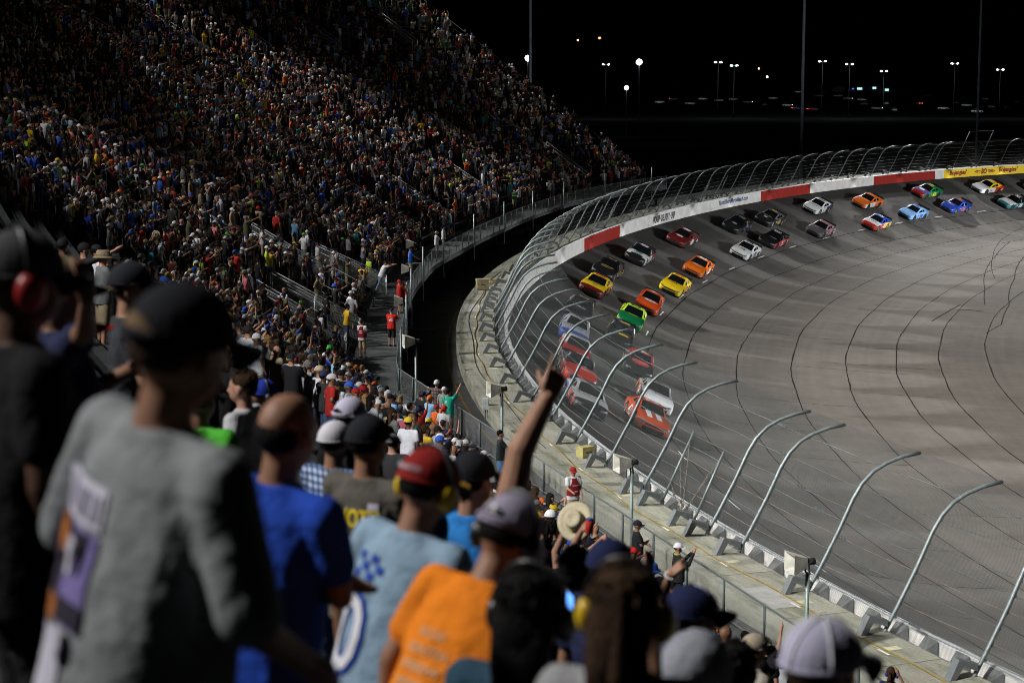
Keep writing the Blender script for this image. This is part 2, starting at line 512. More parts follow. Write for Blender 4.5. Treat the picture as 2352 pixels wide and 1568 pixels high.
# concrete berm behind the wall, service road, embankment
SB = srange(-70, 420, 2.0)
strip('pavement', SB, [(-2.0, -16.12), (-2.0, ZS), (-1.2, ZS), (.12, ZS), (.12, -16.3)], CONC, smooth=False)
strip('service_road', SB, [(-9.0, -16.12), (-2.0, -16.12)], M_ROAD)
strip('embankment', srange(186, 420, 3), [(-46, -24.5), (-24, -21.0), (-9.0, -16.13)], M_GRASS)
strip('trench', SB, [(.12, -15.98), (.70, -15.98)], M_GALVD)
mk = MB(); ymk = MB(); jt = MB(); lt = MB()
def slab_rect(b, s, t, ls, lt_, z=ZS + .005):
    b.quad(pt(s - ls / 2, t - lt_ / 2, z), pt(s - ls / 2, t + lt_ / 2, z), pt(s + ls / 2, t + lt_ / 2, z), pt(s + ls / 2, t - lt_ / 2, z))
for s in srange(-24, 140, 2.3):
    slab_rect(jt, s + .1, -.95, .035, 2.05)
for s in srange(-22, 100, 4.62):
    slab_rect(mk, s + 1.1, -1.0, .55, .07, ZS + .009); slab_rect(lt, s + 1.3, -.6, .30, .42, ZS + .007)
jt.build('expansion_joints', mat('joint_filler', (.10, .095, .07), .9))['kind'] = 'structure'
mk.build('paint_marks', M_WPAINT)['kind'] = 'structure'
lt.build('concrete_patches', mat('new_mortar', (.42, .40, .27), .9, var=.2, scale=4))['kind'] = 'structure'
pm = MB(); slab_rect(pm, 72.2, -1.2, 3.4, 1.35, ZS + .008); slab_rect(pm, 8.2, -1.35, 2.2, .95, ZS + .008)
pm.build('painted_patch', mat('pale_patch', (.29, .29, .275), .85, var=.15, scale=3))['kind'] = 'structure'
for s in srange(20, 200, 12):
    ymk.quad(pt(s, -4.6, -16.115), pt(s, -3.3, -16.115), pt(s + .5, -3.3, -16.115), pt(s + .5, -4.6, -16.115))
P = [[pt(s, -2.55, -16.115), pt(s, -2.45, -16.115)] for s in srange(-60, 300, 3)]; ymk.grid(P, 0, None, True)
ymk.build('road_marking', mat('faded_yellow_line', (.14, .085, .012), .8, var=.3, scale=3))['kind'] = 'structure'

# loose gear on the berm
def berm(s, t): return pt(s, t, ZS)
cb = MB(); cb.tube([Vector(pt(s, -.98 + .10 * math.sin(s * .21) + .06 * math.sin(s * .9), ZS + .03)) for s in srange(-26, 92, .9)], .018, 6)
tag(cb.build('power_cable', mat('yellow_cable', (.22, .14, .015), .6), None, True), 'yellow cable running along the concrete berm past every bracket', 'cable')
cb = MB(); cb.tube([Vector(pt(s, -1.25 + .12 * math.sin(s * .33 + 1), ZS + .025)) for s in srange(30, 92, .9)], .014, 6)
tag(cb.build('data_cable', mat('black_cable', (.03, .03, .03), .6), None, True), 'thin black cable lying left of the yellow cable on the berm', 'cable')
def crate(s, t, sz, label, col, rz=0.2):
    e = empty('equipment_case', berm(s, t), rz); tag(e, label, 'case')
    b = MB(); b.box((0, 0, sz[2] * .42), (sz[0], sz[1], sz[2] * .8), 0)
    for x in (-.5, .5):
        b.box((x * sz[0] * .86, 0, .02 + sz[2] * .01), (.06, sz[1] * .9, .04), 0)
    b.build('case_body', mat('case_' + str(col), col, .7, var=.25), e)
    b = MB(); b.box((0, 0, sz[2] * .90), (sz[0] * 1.04, sz[1] * 1.04, sz[2] * .16)); b.build('lid', mat('case_' + str(col), col, .7), e)
    b = MB(); b.tube([(-.12, -sz[1] * .53, sz[2] * .55), (-.10, -sz[1] * .60, sz[2] * .50), (.10, -sz[1] * .60, sz[2] * .50), (.12, -sz[1] * .53, sz[2] * .55)], .018, 6); b.build('handle', M_DARK, e)
crate(81.3, -1.35, (.75, .6, .72), 'tan equipment box beside coiled hose on the berm under the deck', (.26, .22, .12))
crate(28.2, -.25, (.55, .42, .42), 'small tan camera box on the berm behind the pointing hand', (.30, .27, .10), .6)
hs = MB()
for k in range(3): hs.tube([Vector(pt(85.2, -.9, ZS + .05 + .06 * k)) + Vector((.42 * math.cos(a), .42 * math.sin(a), 0)) for a in np.linspace(0, 2 * math.pi, 19)], .028, 6)
tag(hs.build('hose_coil', mat('straw_hose', (.34, .27, .10), .7), None, True), 'coiled straw coloured hose lying by the tan box', 'hose')
e = empty('junction_box', pt(39.7, -2.09, -15.75)); tag(e, 'grey electrical box on a pipe fixed to the berm edge', 'electrical box')
b = MB(); b.box((0, 0, .42), (.30, .20, .52)); b.build('box_body', mat('grey_enclosure', (.52, .56, .56), .5), e)
b = MB(); b.box((-.01, -.106, .42), (.26, .012, .46)); b.build('door', mat('grey_enclosure', (.52, .56, .56), .5), e)
b = MB(); b.tube([(0, 0, .16), (0, 0, -.36)], .035, 8); b.build('conduit', M_GALV, e)

# ------------------------------------------------------------------ outer wall
wall = empty('track_wall', pt(130, .74, ZT)); tag(wall, 'curved outer track wall with red, white and yellow painted panels', 'wall')
def wpt(s, t, z):
    p = pt(s, t, z); return Vector(p) - wall.location
def panel(name, s0, s1, material, label=None, parent=None):
    b = MB(); P = []
    for s in srange(s0, s1, 2.0):
        P.append([wpt(s, .70, ZT - .25), wpt(s, .70, -15.34), wpt(s, .80, -15.34), wpt(s, .80, ZT - .25)])
    b.grid(P, 0)
    n = len(P[0]); b.f.append([0, 1, 2, 3]); b.m.append(0); b.uv.append(None)
    k = (len(P) - 1) * n; b.f.append([k + 3, k + 2, k + 1, k]); b.m.append(0); b.uv.append(None)
    o = b.build(name, material, parent or wall)
    if label: o['label'] = label
    return o
M_WRED = mat('wall_red', (.28, .016, .010), .55, var=.12, scale=1.5, spec=.3)
M_WWHITE = mat('wall_white', (.62, .60, .57), .6, var=.14, scale=1.2)
M_WYEL = mat('wall_yellow', (.78, .55, .02), .55, var=.08, scale=1.5)
for s0, s1, mt, lb in ((-60, 116.3, M_WWHITE, 'white wall panel along the near bend'), (116.3, 129.4, M_WRED, 'short red wall panel nearest the white end'), (129.4, 174.0, M_WWHITE, 'white wall panel with black delivery lettering'),
                       (174.0, 187.9, M_WRED, 'red wall panel right of the web address'), (187.9, 204.7, M_WWHITE, 'blank white wall panel between two red ones'), (204.7, 219.6, M_WRED, 'red wall panel beside the yellow one'),
                       (219.6, 221.6, M_WWHITE, 'narrow white strip between red and yellow'), (221.6, 420, M_WYEL, 'yellow wall panel with restaurant lettering')):
    panel('painted_panel', s0, s1, mt, lb)
b = MB(); b.grid([[wpt(s, .66, -15.335), wpt(s, .66, -15.26), wpt(s, .84, -15.26), wpt(s, .84, -15.335)] for s in srange(-60, 420, 2)], 0)
b.build('top_rail', mat('white_rail', (.72, .74, .76), .4, .2, var=.12, scale=2), wall)
gm = None; stuffg = MB()
def gusset(b, s):
    w_ = .30
    q = [[Vector(pt(s + d, t, z)) for t, z in ((.13, -15.98), (.13, -15.55), (.66, -15.30), (.66, -15.98))] for d in (-w_, w_)]
    q[1][1] = Vector(pt(s + .05, .13, -15.72)); q[0][1] = Vector(pt(s - .05, .13, -15.72))
    return q
M_GUS = mat('pale_steel_gusset', (.27, .28, .28), .6, .1, var=.3, scale=3)
gl = srange(-58, 400, 1.45)
for s in gl:
    q = gusset(None, s)
    if 104 <= s <= 246:
        b = MB(); b.loft([[v - wall.location for v in q[0]], [v - wall.location for v in q[1]]]); b.build('gusset', M_GUS, wall)
    else: stuffg.loft([[v - wall.location for v in q[0]], [v - wall.location for v in q[1]]])
o = stuffg.build('gusset_row', mat('grey_gusset', (.11, .115, .115), .7, .1, var=.4, scale=3), wall); o['kind'] = 'stuff'
def wall_text(txt, s0, s1, zc, material, height=None, bold=.0, shear=0.0, name='lettering', size_mul=1.0):
    v, f = text_tris(txt, 1.0, bold, shear)
    xs = [p[0] for p in v]; ys = [p[1] for p in v]
    sc = (s1 - s0) / (max(xs) - min(xs)); hy = (height or sc * (max(ys) - min(ys))) / (max(ys) - min(ys))
    mx_ = (max(xs) + min(xs)) / 2; my = (max(ys) + min(ys)) / 2
    b = MB(); b.add([wpt((s0 + s1) / 2 + (x - mx_) * sc, .806, zc + (y - my) * hy) for x, y in v], f)
    return b.build(name, material, wall)
M_INK = mat('black_lettering', (.012, .012, .014), .6, var=.1); M_NAVY = mat('navy_lettering', (.02, .05, .16), .6, var=.1); M_BRED = mat('dark_red_lettering', (.22, .012, .012), .6, var=.1); M_GREYL = mat('pale_grey_lettering', (.38, .38, .38), .6, var=.1)
wall_text('PICKUP \u00b7 DELIVERY \u00b7 SHIP', 140.7, 147.9, -15.86, M_INK, .66, .045, .25)
wall_text('NORTH SHORE', 157.8, 161.0, -16.16, M_GREYL, .13)
wall_text('NorthShoreMyrtleBeach.com', 161.6, 170.2, -15.80, M_NAVY, .60, .035)
for s0 in (222.9, 233.6, 245.2): wall_text("Bojangles'", s0, s0 + 3.9, -15.84, M_BRED, .78, .045, .15)
for s0 in (228.5, 239.4):
    wall_text("\u2022IT'S", s0, s0 + 1.25, -15.84, M_BRED, .36, .03); wall_text('BO', s0 + 1.4, s0 + 2.6, -15.82, M_BRED, .70, .06, .15); wall_text('TIME!\u2022', s0 + 2.75, s0 + 4.3, -15.84, M_BRED, .36, .03)
# round emblem outline left of the delivery lettering
b = MB(); b.add(sum([[wpt(139.3 + r_ * .5 * math.cos(a), .807, -15.70 + r_ * .5 * math.sin(a)) for r_ in (.62, .54)] for a in np.linspace(0, 2 * math.pi, 25)], []), [[2 * i, 2 * i + 2, 2 * i + 3, 2 * i + 1] for i in range(24)])
for dz, ww in ((-.42, .55), (-.52, .4)): b.quad(wpt(139.3 - ww, .807, -15.75 + dz), wpt(139.3 + ww, .807, -15.75 + dz), wpt(139.3 + ww, .807, -15.70 + dz), wpt(139.3 - ww, .807, -15.70 + dz))
b.build('emblem', M_GREYL, wall)

# ------------------------------------------------------------------ catch fence
PROF = [(0, -.1), (0, 0), (.42, .72), (.95, 1.68), (1.40, 2.60), (1.68, 3.03), (2.04, 3.36), (2.46, 3.57), (2.98, 3.72), (3.55, 3.80)]
fence = empty('catch_fence', pt(60, 0, ZS)); tag(fence, 'tall curved catch fence of bent steel posts and wire mesh above the track wall', 'fence')
def fpt(s, n, h): return Vector(pt(s, n, ZS + h)) - fence.location
post_s = [-30, -25.6, -21.2, -17, -12.8, -8.5, -4.3, 0, 4.14, 8.41, 13.1, 15.6, 21.9, 26.3, 30.9, 35.6, 40.3, 45.1, 49.9, 54.4, 58.6, 62.3, 66.4, 70.4, 74.4, 79.0]
s = 83.4
while s < 218.5: post_s.append(s); s += 4.35
GATE = [224.5, 229.8]
post_s += [219.6]
s = 234.5
while s < 330: post_s.append(s); s += 4.6
def bracket(s, parent_obj=None):
    q = [(-.80, 0), (-.54, .52), (.02, .36), (.02, .16), (-.40, .34), (-.62, 0)]
    a = [fpt(s - .13, x, y) for x, y in q]; c = [fpt(s + .13, x, y) for x, y in q]
    b = MB(); b.loft([a, c]); return b
for s in post_s:
    b = MB(); b.tube([fpt(s, n, h) for n, h in PROF], .056, 10)
    p = b.build('post', M_GALV, fence, True)
    bracket(s).build('bracket', mat('dark_grey_bracket', (.12, .13, .135), .6, .2, var=.15), p)
def lean_post(s, n, h, label=None):
    b = MB(); b.tube([fpt(s, .05, -.05), fpt(s, n, h)], .045, 10); p = b.build('gate_post', M_GALV, fence, True); bracket(s).build('bracket', M_GALVD, p)
lean_post(17.0, 1.15, 2.35); lean_post(20.0, 1.25, 2.45); lean_post(71.8, 1.2, 2.4); lean_post(76.2, 1.2, 2.4)
for s in (121.5, 126.5, 158, 163): lean_post(s, 1.2, 2.4)
for s in GATE:
    b = MB(); b.tube([fpt(s, 0, -.1), fpt(s, 2.6, 4.9)], .055, 10); p = b.build('gate_post', M_GALVD, fence, True); bracket(s).build('bracket', M_GALVD, p)
b = MB(); b.tube([fpt(GATE[0], 2.6, 4.9), fpt(GATE[1], 2.6, 4.9)], .03, 6); b.tube([fpt(GATE[0], 1.4, 2.6), fpt(GATE[1], 1.4, 2.6)], .03, 6); b.tube([fpt(GATE[0], 1.3, 2.4), fpt(GATE[1], .1, .2)], .02, 6); b.tube([fpt(GATE[0], 2.5, 4.8), fpt(GATE[1], 1.4, 2.7)], .014, 6)
b.build('gate_brace', M_GALVD, fence, True)
M_CHAINF = chain_mat('fence_wire', .060, .0078, (.026, .031, .031), .8, .0)
fine = []
for a, c in zip(PROF[1:], PROF[2:]):
    for k in range(2): fine.append((a[0] + (c[0] - a[0]) * k / 2, a[1] + (c[1] - a[1]) * k / 2))
fine.append(PROF[-1])
arc = [0]
for a, c in zip(fine, fine[1:]): arc.append(arc[-1] + math.hypot(c[0] - a[0], c[1] - a[1]))
b = MB(); ssf = srange(-32, 330, 1.5)
b.grid([[fpt(s, n + .075, h + .0) for n, h in fine] for s in ssf], 0, [[(s, a) for a in arc] for s in ssf])
b.build('wire_mesh', M_CHAINF, fence, True)
def prof_at(L_):
    for i in range(len(arc) - 1):
        if arc[i + 1] >= L_: k = (L_ - arc[i]) / (arc[i + 1] - arc[i]); return fine[i][0] + (fine[i + 1][0] - fine[i][0]) * k, fine[i][1] + (fine[i + 1][1] - fine[i][1]) * k
    return fine[-1]
for i, L_ in enumerate((.45, .85, 1.3, 1.75, 2.2, 2.6, 3.3, 4.2)):
    n, h = prof_at(L_)
    b = MB(); b.tube([fpt(s, n + .11, h + .02 * math.sin(s * 1.2 + i)) for s in srange(-32, 240, 1.15)], .011 if i != 4 else .016, 5)
    b.build('cable', mat('rusty_cable', (.22, .17, .13), .6, .3, var=.4, scale=2) if i in (1, 3) else M_GALV, fence, True)
    # clamp clusters on the cables
    for s in (3 + i * 1.7, 24 + i * 1.1, 33 + 2.2 * i, 49 + i * 1.3):
        if rng.random() < .75:
            b = MB()
            for k in range(6): b.box(fpt(s + k * .09, n + .12, h), (.05, .05, .09))
            b.build('cable_clamp', M_GALV, fence)
for s in post_s[3:24]:
    for L_ in (.45, .85, 1.3, 1.75, 2.2):
        n, h = prof_at(L_); b = MB(); b.box(fpt(s, n + .10, h), (.05, .10, .10)); b.build('cable_clamp', M_GALV, fence)
        if len([1 for o in fence.children if o.name.startswith('cable_clamp')]) > 96: break
# slack tie cables and turnbuckles of the two crossover gates
for s0, s1 in ((18.1, 20.0), (73.2, 71.8)):
    an = (s0, .12, .05)
    for tgt in ((s1, .75, 1.5), (s1, 1.1, 2.2), (s0 - 1.1 if s1 > s0 else s0 + 1.4, 1.1, 2.25), (s1, .4, .8), (s0 - .7, .8, 1.6)):
        pts = [fpt(an[0] + (tgt[0] - an[0]) * k / 8, an[1] + (tgt[1] - an[1]) * k / 8, an[2] + (tgt[2] - an[2]) * k / 8 - .05 * math.sin(math.pi * k / 8)) for k in range(9)]
        b = MB(); b.tube(pts, .014, 5)
        for k in (1, 2, 3, 5): b.box(pts[k], (.07, .07, .10))
        b.build('tie_cable', mat('grimy_cable', (.13, .12, .10), .6, .4, var=.3), fence)
# ------------------------------------------------------------------ grandstand
ZW = -14.0
_fp = [(33.6, -46), (26.7, -23), (19.75, 0), (6.65, 43.2), (-4.74, 80.8), (-5.05, 87), (-5.35, 98.5), (-5.65, 107), (-5.75, 115), (-5.1, 129), (-2.5, 146), (1.05, 164.7), (5.15, 181.1), (11.3, 195.7), (16.2, 204.5)]
_fp = np.array(_fp, float)
_a = np.r_[0, np.cumsum(np.linalg.norm(np.diff(_fp, axis=0), axis=1))]
SF = np.arange(0, _a[-1] + .01, 1.0)
FX = np.interp(SF, _a, _fp[:, 0]); FY = np.interp(SF, _a, _fp[:, 1])
def _smooth(v, n):
    k = np.hanning(2 * n + 1); k /= k.sum()
    e = np.r_[2 * v[0] - v[1:n + 1][::-1], v, 2 * v[-1] - v[-n - 1:-1][::-1]]
    return np.convolve(e, k, 'valid')
S_C = _a[4]                       # corner where the low walkway meets the upper deck
far_i = int(S_C) + 2
FX[far_i:] = _smooth(FX[far_i:], 5); FY[far_i:] = _smooth(FY[far_i:], 5)
sx, sy = _smooth(FX, 14), _smooth(FY, 14)
TX = np.gradient(sx); TY = np.gradient(sy); _l = np.hypot(TX, TY); TX /= _l; TY /= _l
S_END = SF[-1]
def fpos(s):
    return np.array([np.interp(s, SF, FX), np.interp(s, SF, FY)]), np.array([-np.interp(s, SF, TY), np.interp(s, SF, TX)]), np.array([np.interp(s, SF, TX), np.interp(s, SF, TY)])
def spt(s, u, z):
    p, n, t = fpos(s); return (p[0] + n[0] * u, p[1] + n[1] * u, z)
def blend(s):
    y = np.interp(s, SF, FY); return float(np.clip((y - 12) / 48, 0, 1)) ** .8
def stand_z(s, u):
    zn = float(np.interp(u, [0, 1.2, 15.5, 19.5, 36], [ZW, ZW, -4.4, -1.95, 7.5]))
    endk = float(np.clip((s - (S_END - 75)) / 75, 0, 1))
    zf = ZW if u < 2.4 else ZW + (.60 + .075 * endk) * (u - 2.4)
    k = blend(s); return zn * (1 - k) + zf * k
def u_first(s): k = blend(s); return 1.2 * (1 - k) + 2.4 * k
NROW = 42; ROWD = .80
def row_u(s, k): return u_first(s) + ROWD * k
def row_z(s, k): return stand_z(s, row_u(s, k) + ROWD * .5)
M_TREAD = mat('stand_concrete', (.016, .017, .018), .9, var=.4, scale=1.5, spec=.1)
M_DECK = mat('deck_boards', (.06, .064, .066), .85, var=.55, scale=1.2)
M_BENCH = mat('aluminium_bench', (.05, .055, .06), .6, .4, var=.3, scale=2)
stand = empty('grandstand', (FX[100], FY[100], ZW)); tag(stand, 'steep curved grandstand of stepped rows filled with spectators', 'grandstand')
def sl(s, u, z): return Vector(spt(s, u, z)) - stand.location
S_ST = srange(0, S_END, 3.0)
b = MB()
for k in range(NROW):
    P = []
    for s in S_ST:
        u0 = row_u(s, k); z = row_z(s, k); zb = row_z(s, k - 1) if k else ZW - .02
        P.append([sl(s, u0, zb), sl(s, u0, z), sl(s, u0 + ROWD, z)])
    b.grid(P, 0)
b.build('seating_tier', M_TREAD, stand)
for k in range(NROW):
    b = MB(); P = []
    for s in S_ST:
        u0 = row_u(s, k) + .50; z = row_z(s, k) + .42
        P.append([sl(s, u0, z - .05), sl(s, u0, z), sl(s, u0 + .26, z), sl(s, u0 + .26, z - .05)])
    b.grid(P, 0); b.build('bench', M_BENCH, stand)
b = MB(); P = [[sl(s, .0, ZW - .30), sl(s, .0, ZW), sl(s, u_first(s) + .05, ZW)] for s in S_ST]; b.grid(P, 0); b.build('walkway', M_DECK, stand)
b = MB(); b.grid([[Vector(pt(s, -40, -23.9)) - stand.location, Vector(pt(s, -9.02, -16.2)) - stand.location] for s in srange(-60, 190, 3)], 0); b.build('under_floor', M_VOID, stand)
# end wall and, with shade put into its colour, the structure below the deck
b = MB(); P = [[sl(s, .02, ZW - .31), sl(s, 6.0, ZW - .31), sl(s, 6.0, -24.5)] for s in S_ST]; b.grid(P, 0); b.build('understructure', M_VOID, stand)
b = MB()
for k in range(NROW):
    u0 = row_u(S_END, k); z = row_z(S_END, k); b.quad(sl(S_END, u0, -24.5), sl(S_END, u0 + ROWD, -24.5), sl(S_END, u0 + ROWD, z), sl(S_END, u0, z))
b.build('end_wall', mat('dark_cladding', (.015, .015, .016), .85), stand)
for s in srange(4, S_END, 6.0):
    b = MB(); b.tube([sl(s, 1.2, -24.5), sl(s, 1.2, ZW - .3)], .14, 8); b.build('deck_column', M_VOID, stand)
# cross aisles: stairs without people
def in_aisle(s): return (s % 13.0) < 1.25

# front fences
M_CHAIN1 = chain_mat('front_fence_wire', .055, .0075, (.34, .36, .36), .5, .5)
M_CHAIN2 = chain_mat('deck_fence_wire', .055, .0095, (.20, .22, .22), .5, .4)
def fence_run(name, label, s0, s1, step, hgt, post_m, rail_m, wire_m, u=0.0, post_r=.03, bottom=True, group=None):
    o_ = Vector(spt((s0 + s1) / 2, u, ZW)); e = empty(name, o_); tag(e, label, 'fence', group)
    L_ = lambda s, z, du=0: Vector(spt(s, u + du, ZW + z)) - o_
    for s in srange(s0, s1, step):
        b = MB(); b.tube([L_(s, -.02), L_(s, hgt + .02)], post_r, 8); b.build('post', post_m, e, True)
    ss = srange(s0, s1, 1.0)
    b = MB(); b.tube([L_(s, hgt) for s in ss], .026, 8); b.build('top_rail', rail_m, e, True)
    if bottom:
        b = MB(); b.tube([L_(s, .07) for s in ss], .022, 8); b.build('bottom_rail', rail_m, e, True)
    b = MB(); b.grid([[L_(s, .05, -.035), L_(s, hgt, -.035)] for s in ss], 0, [[(s, 0), (s, hgt)] for s in ss]); b.build('wire_mesh', wire_m, e)
    return e
M_POSTD = mat('dark_green_post', (.05, .07, .075), .6, .2)
fence_run('front_fence', 'low chain link fence along the front of the near rows by the berm', 20, S_C - .3, 2.45, 1.02, M_POSTD, M_GALV, M_CHAIN1)
fence_run('deck_fence', 'chain link fence with dark posts along the edge of the raised upper deck', S_C, S_END + 6, 2.44, 1.05, M_POSTD, M_GALV, M_CHAIN2)
# tall posts bolted to the outside of the deck, every few bays
for i, s in enumerate(srange(S_C + 3, S_END - 4, 11.5)):
    o_ = Vector(spt(s, -.16, ZW - 1.15)); e = empty('tall_post', o_)
    tag(e, 'tall slim steel post bolted outside the deck fence, ' + ['nearest the low fence corner', 'just past the corner', 'beside the two red shirts', 'by the blue shirted man', 'right of the blue shirted man', 'by the white shirted pair', 'in the middle of the upper deck', 'past the middle of the deck', 'near the far stairs', 'by the far ushers', 'close to the far end', 'at the far end of the deck', 'beyond the last seats', 'last of all'][min(i, 13)], 'post', 'tall posts along the deck fence')
    b = MB(); b.tube([(0, 0, 0), (0, 0, 3.3)], .05, 8); b.build('pole', M_GALV, e, True)
    _, n_, t_ = fpos(s)
    b = MB(); b.tube([(-.02 * n_[0], -.02 * n_[1], .02), (.55 * n_[0], .55 * n_[1], .02)], .035, 6); b.build('foot_bracket', M_GALV, e)

# sloping rails of the stairs and tunnel mouths in the crowd
def solve_stand(px, py, dz):
    d = ray(px, py); best = None
    for lam in np.arange(30, 260, .4):
        q = d * lam
        j = ((FX[::2] - q[0]) ** 2 + (FY[::2] - q[1]) ** 2)
        for _ in (0,):
            # nearest station by the smoothed normal
            al = (q[0] - FX) * TX + (q[1] - FY) * TY
            un_ = -(q[0] - FX) * TY + (q[1] - FY) * TX
            ok = (np.abs(al) < .8) & (un_ > -1)
            if not ok.any(): continue
            i = np.where(ok)[0][np.argmin(np.abs(al[ok]))]
            u = un_[i]
            if u < 46 and q[2] <= stand_z(SF[i], u) + dz: return SF[i], u
    return None
rails_px = [(958, 520, 5.2), (1031, 494, 4.6), (1141, 450, 4.6), (1350, 403, 4.6), (885, 640, 4.2), (826, 735, 4.2), (793, 770, 4.2), (748, 620, 4.0),
            (70, 73, 4.2), (239, 65, 4.2), (477, 113, 4.2), (617, 106, 4.0), (776, 99, 4.0), (775, 99, 0), (942, 96, 4.0), (560, 545, 3.4), (1045, 300, 3.4), (880, 330, 3.4)]
M_RAILS = mat('bright_galvanised_rail', (.40, .43, .44), .45, .3, var=.15)
def stair_rail(s, u0, L_, label, wide=.95):
    for k, ds in enumerate((0, wide)):
        o_ = Vector(spt(s + ds, u0, stand_z(s, u0))); e = empty('stair_railing', o_); tag(e, label[k], 'railing', 'sloping stair railings in the stands')
        q = lambda f, h: Vector(spt(s + ds, u0 + L_ * f, stand_z(s + ds, u0) + (stand_z(s + ds, u0 + L_) - stand_z(s + ds, u0)) * f + h)) - o_
        b = MB(); b.tube([q(0, 1.12), q(1, 1.12), q(1.03, .9)], .028, 6); b.build('top_rail', M_RAILS, e, True)
        b = MB(); b.tube([q(0, .82), q(1, .82)], .02, 6); b.build('mid_rail', M_RAILS, e, True)
        for f in (0, .5, 1): b = MB(); b.tube([q(f, -.3), q(f, 1.12)], .03, 6); b.build('post', M_RAILS, e, True)
        b = MB(); b.grid([[q(f, .1), q(f, 1.1)] for f in (0, .5, 1)], 0, [[(f * L_, .1), (f * L_, 1.1)] for f in (0, .5, 1)]); b.build('wire_mesh', M_CHAIN1, e)
WHERE = ['above the blue shirted man at the deck', 'left of the pair in white', 'above the far white shirts', 'by the lime vest near the far end', 'above the leaning white shirt', 'left of the red shirted usher', 'nearest the low rows', 'among the mid rows',
         'in the top corner of the stand', 'second in the upper tier', 'third in the upper tier', 'fourth in the upper tier', 'fifth in the upper tier', '', 'nearest the top end rail', 'below the waved straw hat', 'high by the stand end', 'mid height near the middle']
RAILS = []
for (px, py, L_), wh in zip(rails_px, WHERE):
    if not L_: continue
    r_ = solve_stand(px, py, 1.1)
    if r_ is None: continue
    RAILS.append((r_[0], r_[1], L_))
    stair_rail(r_[0], r_[1], L_, ['steel stair railing with mesh ' + wh + ', nearer side', 'steel stair railing with mesh ' + wh + ', farther side'])
# guard rail down the far end of the stand
o_ = Vector(spt(S_END, 3, ZW)); e = empty('end_railing', o_); tag(e, 'long straight guard rail down the far end of the grandstand', 'railing')
q = lambda u, h: Vector(spt(S_END + .1, u, stand_z(S_END, u) + h)) - o_
b = MB(); b.tube([q(u, 1.25) for u in srange(2.4, 36, 2)], .035, 6); b.build('top_rail', mat('dull_steel', (.22, .23, .23), .5, .4), e, True)
b = MB(); b.tube([q(u, .7) for u in srange(2.4, 36, 2)], .02, 6); b.build('mid_rail', M_GALVD, e, True)
for u in srange(2.4, 36, 3.3): b = MB(); b.tube([q(u, -.1), q(u, 1.25)], .03, 6); b.build('post', M_GALVD, e, True)
# short handrails where the stairs meet the upper deck
for i, s in enumerate((S_C + 6, S_C + 12.5, S_C + 19, S_C + 27, S_C + 47, S_C + 66, S_C + 84, S_C + 98)):
    o_ = Vector(spt(s, 1.9, ZW)); e = empty('handrail', o_); tag(e, 'short steel handrail loop at the foot of the stairs, ' + ['behind the seated red vest', 'beside the red 42 shirt', 'left of the red cap', 'by the leaning white shirt', 'by the blue shirted man', 'left of the white shirts', 'at the far middle stairs', 'at the farthest stairs'][i], 'railing', 'short handrails on the upper deck')
    q = lambda u, h, ds=0: Vector(spt(s + ds, 1.9 + u, ZW + h)) - o_
    for h in (1.0, .6): b = MB(); b.tube([q(0, 0 if h > .8 else .6), q(0, h), q(2.3, h + 1.25), q(2.3, h + .2)] if h > .8 else [q(0, .6), q(2.3, 1.85)], .024, 6); b.build('rail', M_GALV, e, True)

# horn loudspeakers: square flared boxes facing the seats
M_HORN = mat('grey_horn', (.42, .41, .36), .6, var=.25, scale=5)
def horn(px, py, z_off, label, pole_base=None, dist=None):
    """flared horn on a yoke; face towards the stand"""
    if dist is None:
        p = un(px, py, ZW + z_off)
    else: p = und(px, py, dist)
    p = Vector(p)
    i = int(np.argmin((FX - p.x) ** 2 + (FY - p.y) ** 2)); n = Vector((-TY[i], TX[i], 0))
    e = empty('loudspeaker', p, math.atan2(n.y, n.x)); tag(e, label, 'loudspeaker', 'horn loudspeakers facing the crowd')
    b = MB()
    r0 = [(-.10, -.12, -.12), (-.10, .12, -.12), (-.10, .12, .12), (-.10, -.12, .12)]; r1 = [(.34, -.30, -.26), (.34, .30, -.26), (.34, .30, .26), (.34, -.30, .26)]
    r2 = [(.33, -.27, -.23), (.33, .27, -.23), (.33, .27, .23), (.33, -.27, .23)]; r3 = [(.0, -.08, -.08), (.0, .08, -.08), (.0, .08, .08), (.0, -.08, .08)]
    b.loft([r0, r1, r2, r3]); b.build('horn', M_HORN, e)
    b = MB(); b.tube([(-.10, 0, 0), (-.34, 0, 0)], .09, 10); b.build('driver', M_DARK, e, True)
    b = MB(); b.tube([(-.12, .12, .0), (-.16, .12, -.30), (-.16, -.12, -.30), (-.12, -.12, 0)], .025, 6); b.build('yoke', M_DARK, e)
    if pole_base is not None:
        b = MB(); b.tube([(-.16, 0, -.28), (-.16, 0, pole_base - p.z)], .055, 8); b.build('pole', mat('green_grey_pole', (.16, .20, .19), .5, .3, var=.2), e, True)
    return e
horn(946.5, 560, 1.9, 'grey horn loudspeaker by the blue shirted man on the deck')
horn(936, 617.6, 1.55, 'grey horn loudspeaker on the deck fence between blue and red shirts')
horn(920.4, 690.7, 1.55, 'grey horn loudspeaker in front of the red shirted pair')
horn(946, 783, 2.4, 'pale horn loudspeaker on a slim pole beside the black gap', pole_base=-17.0)
horn(1143, 893, 2.0, 'grey horn loudspeaker on a green pole by the grey electrical box', pole_base=-16.1)
horn(1440, 1062, 1.75, 'dark horn loudspeaker on a pole above the policeman', pole_base=-16.1)
horn(1842, 1290, 1.35, 'grey horn loudspeaker on the pole in front of the curved posts', pole_base=-16.1)
horn(988, 464, 2.0, 'small horn loudspeaker far up the deck beside a stair rail')
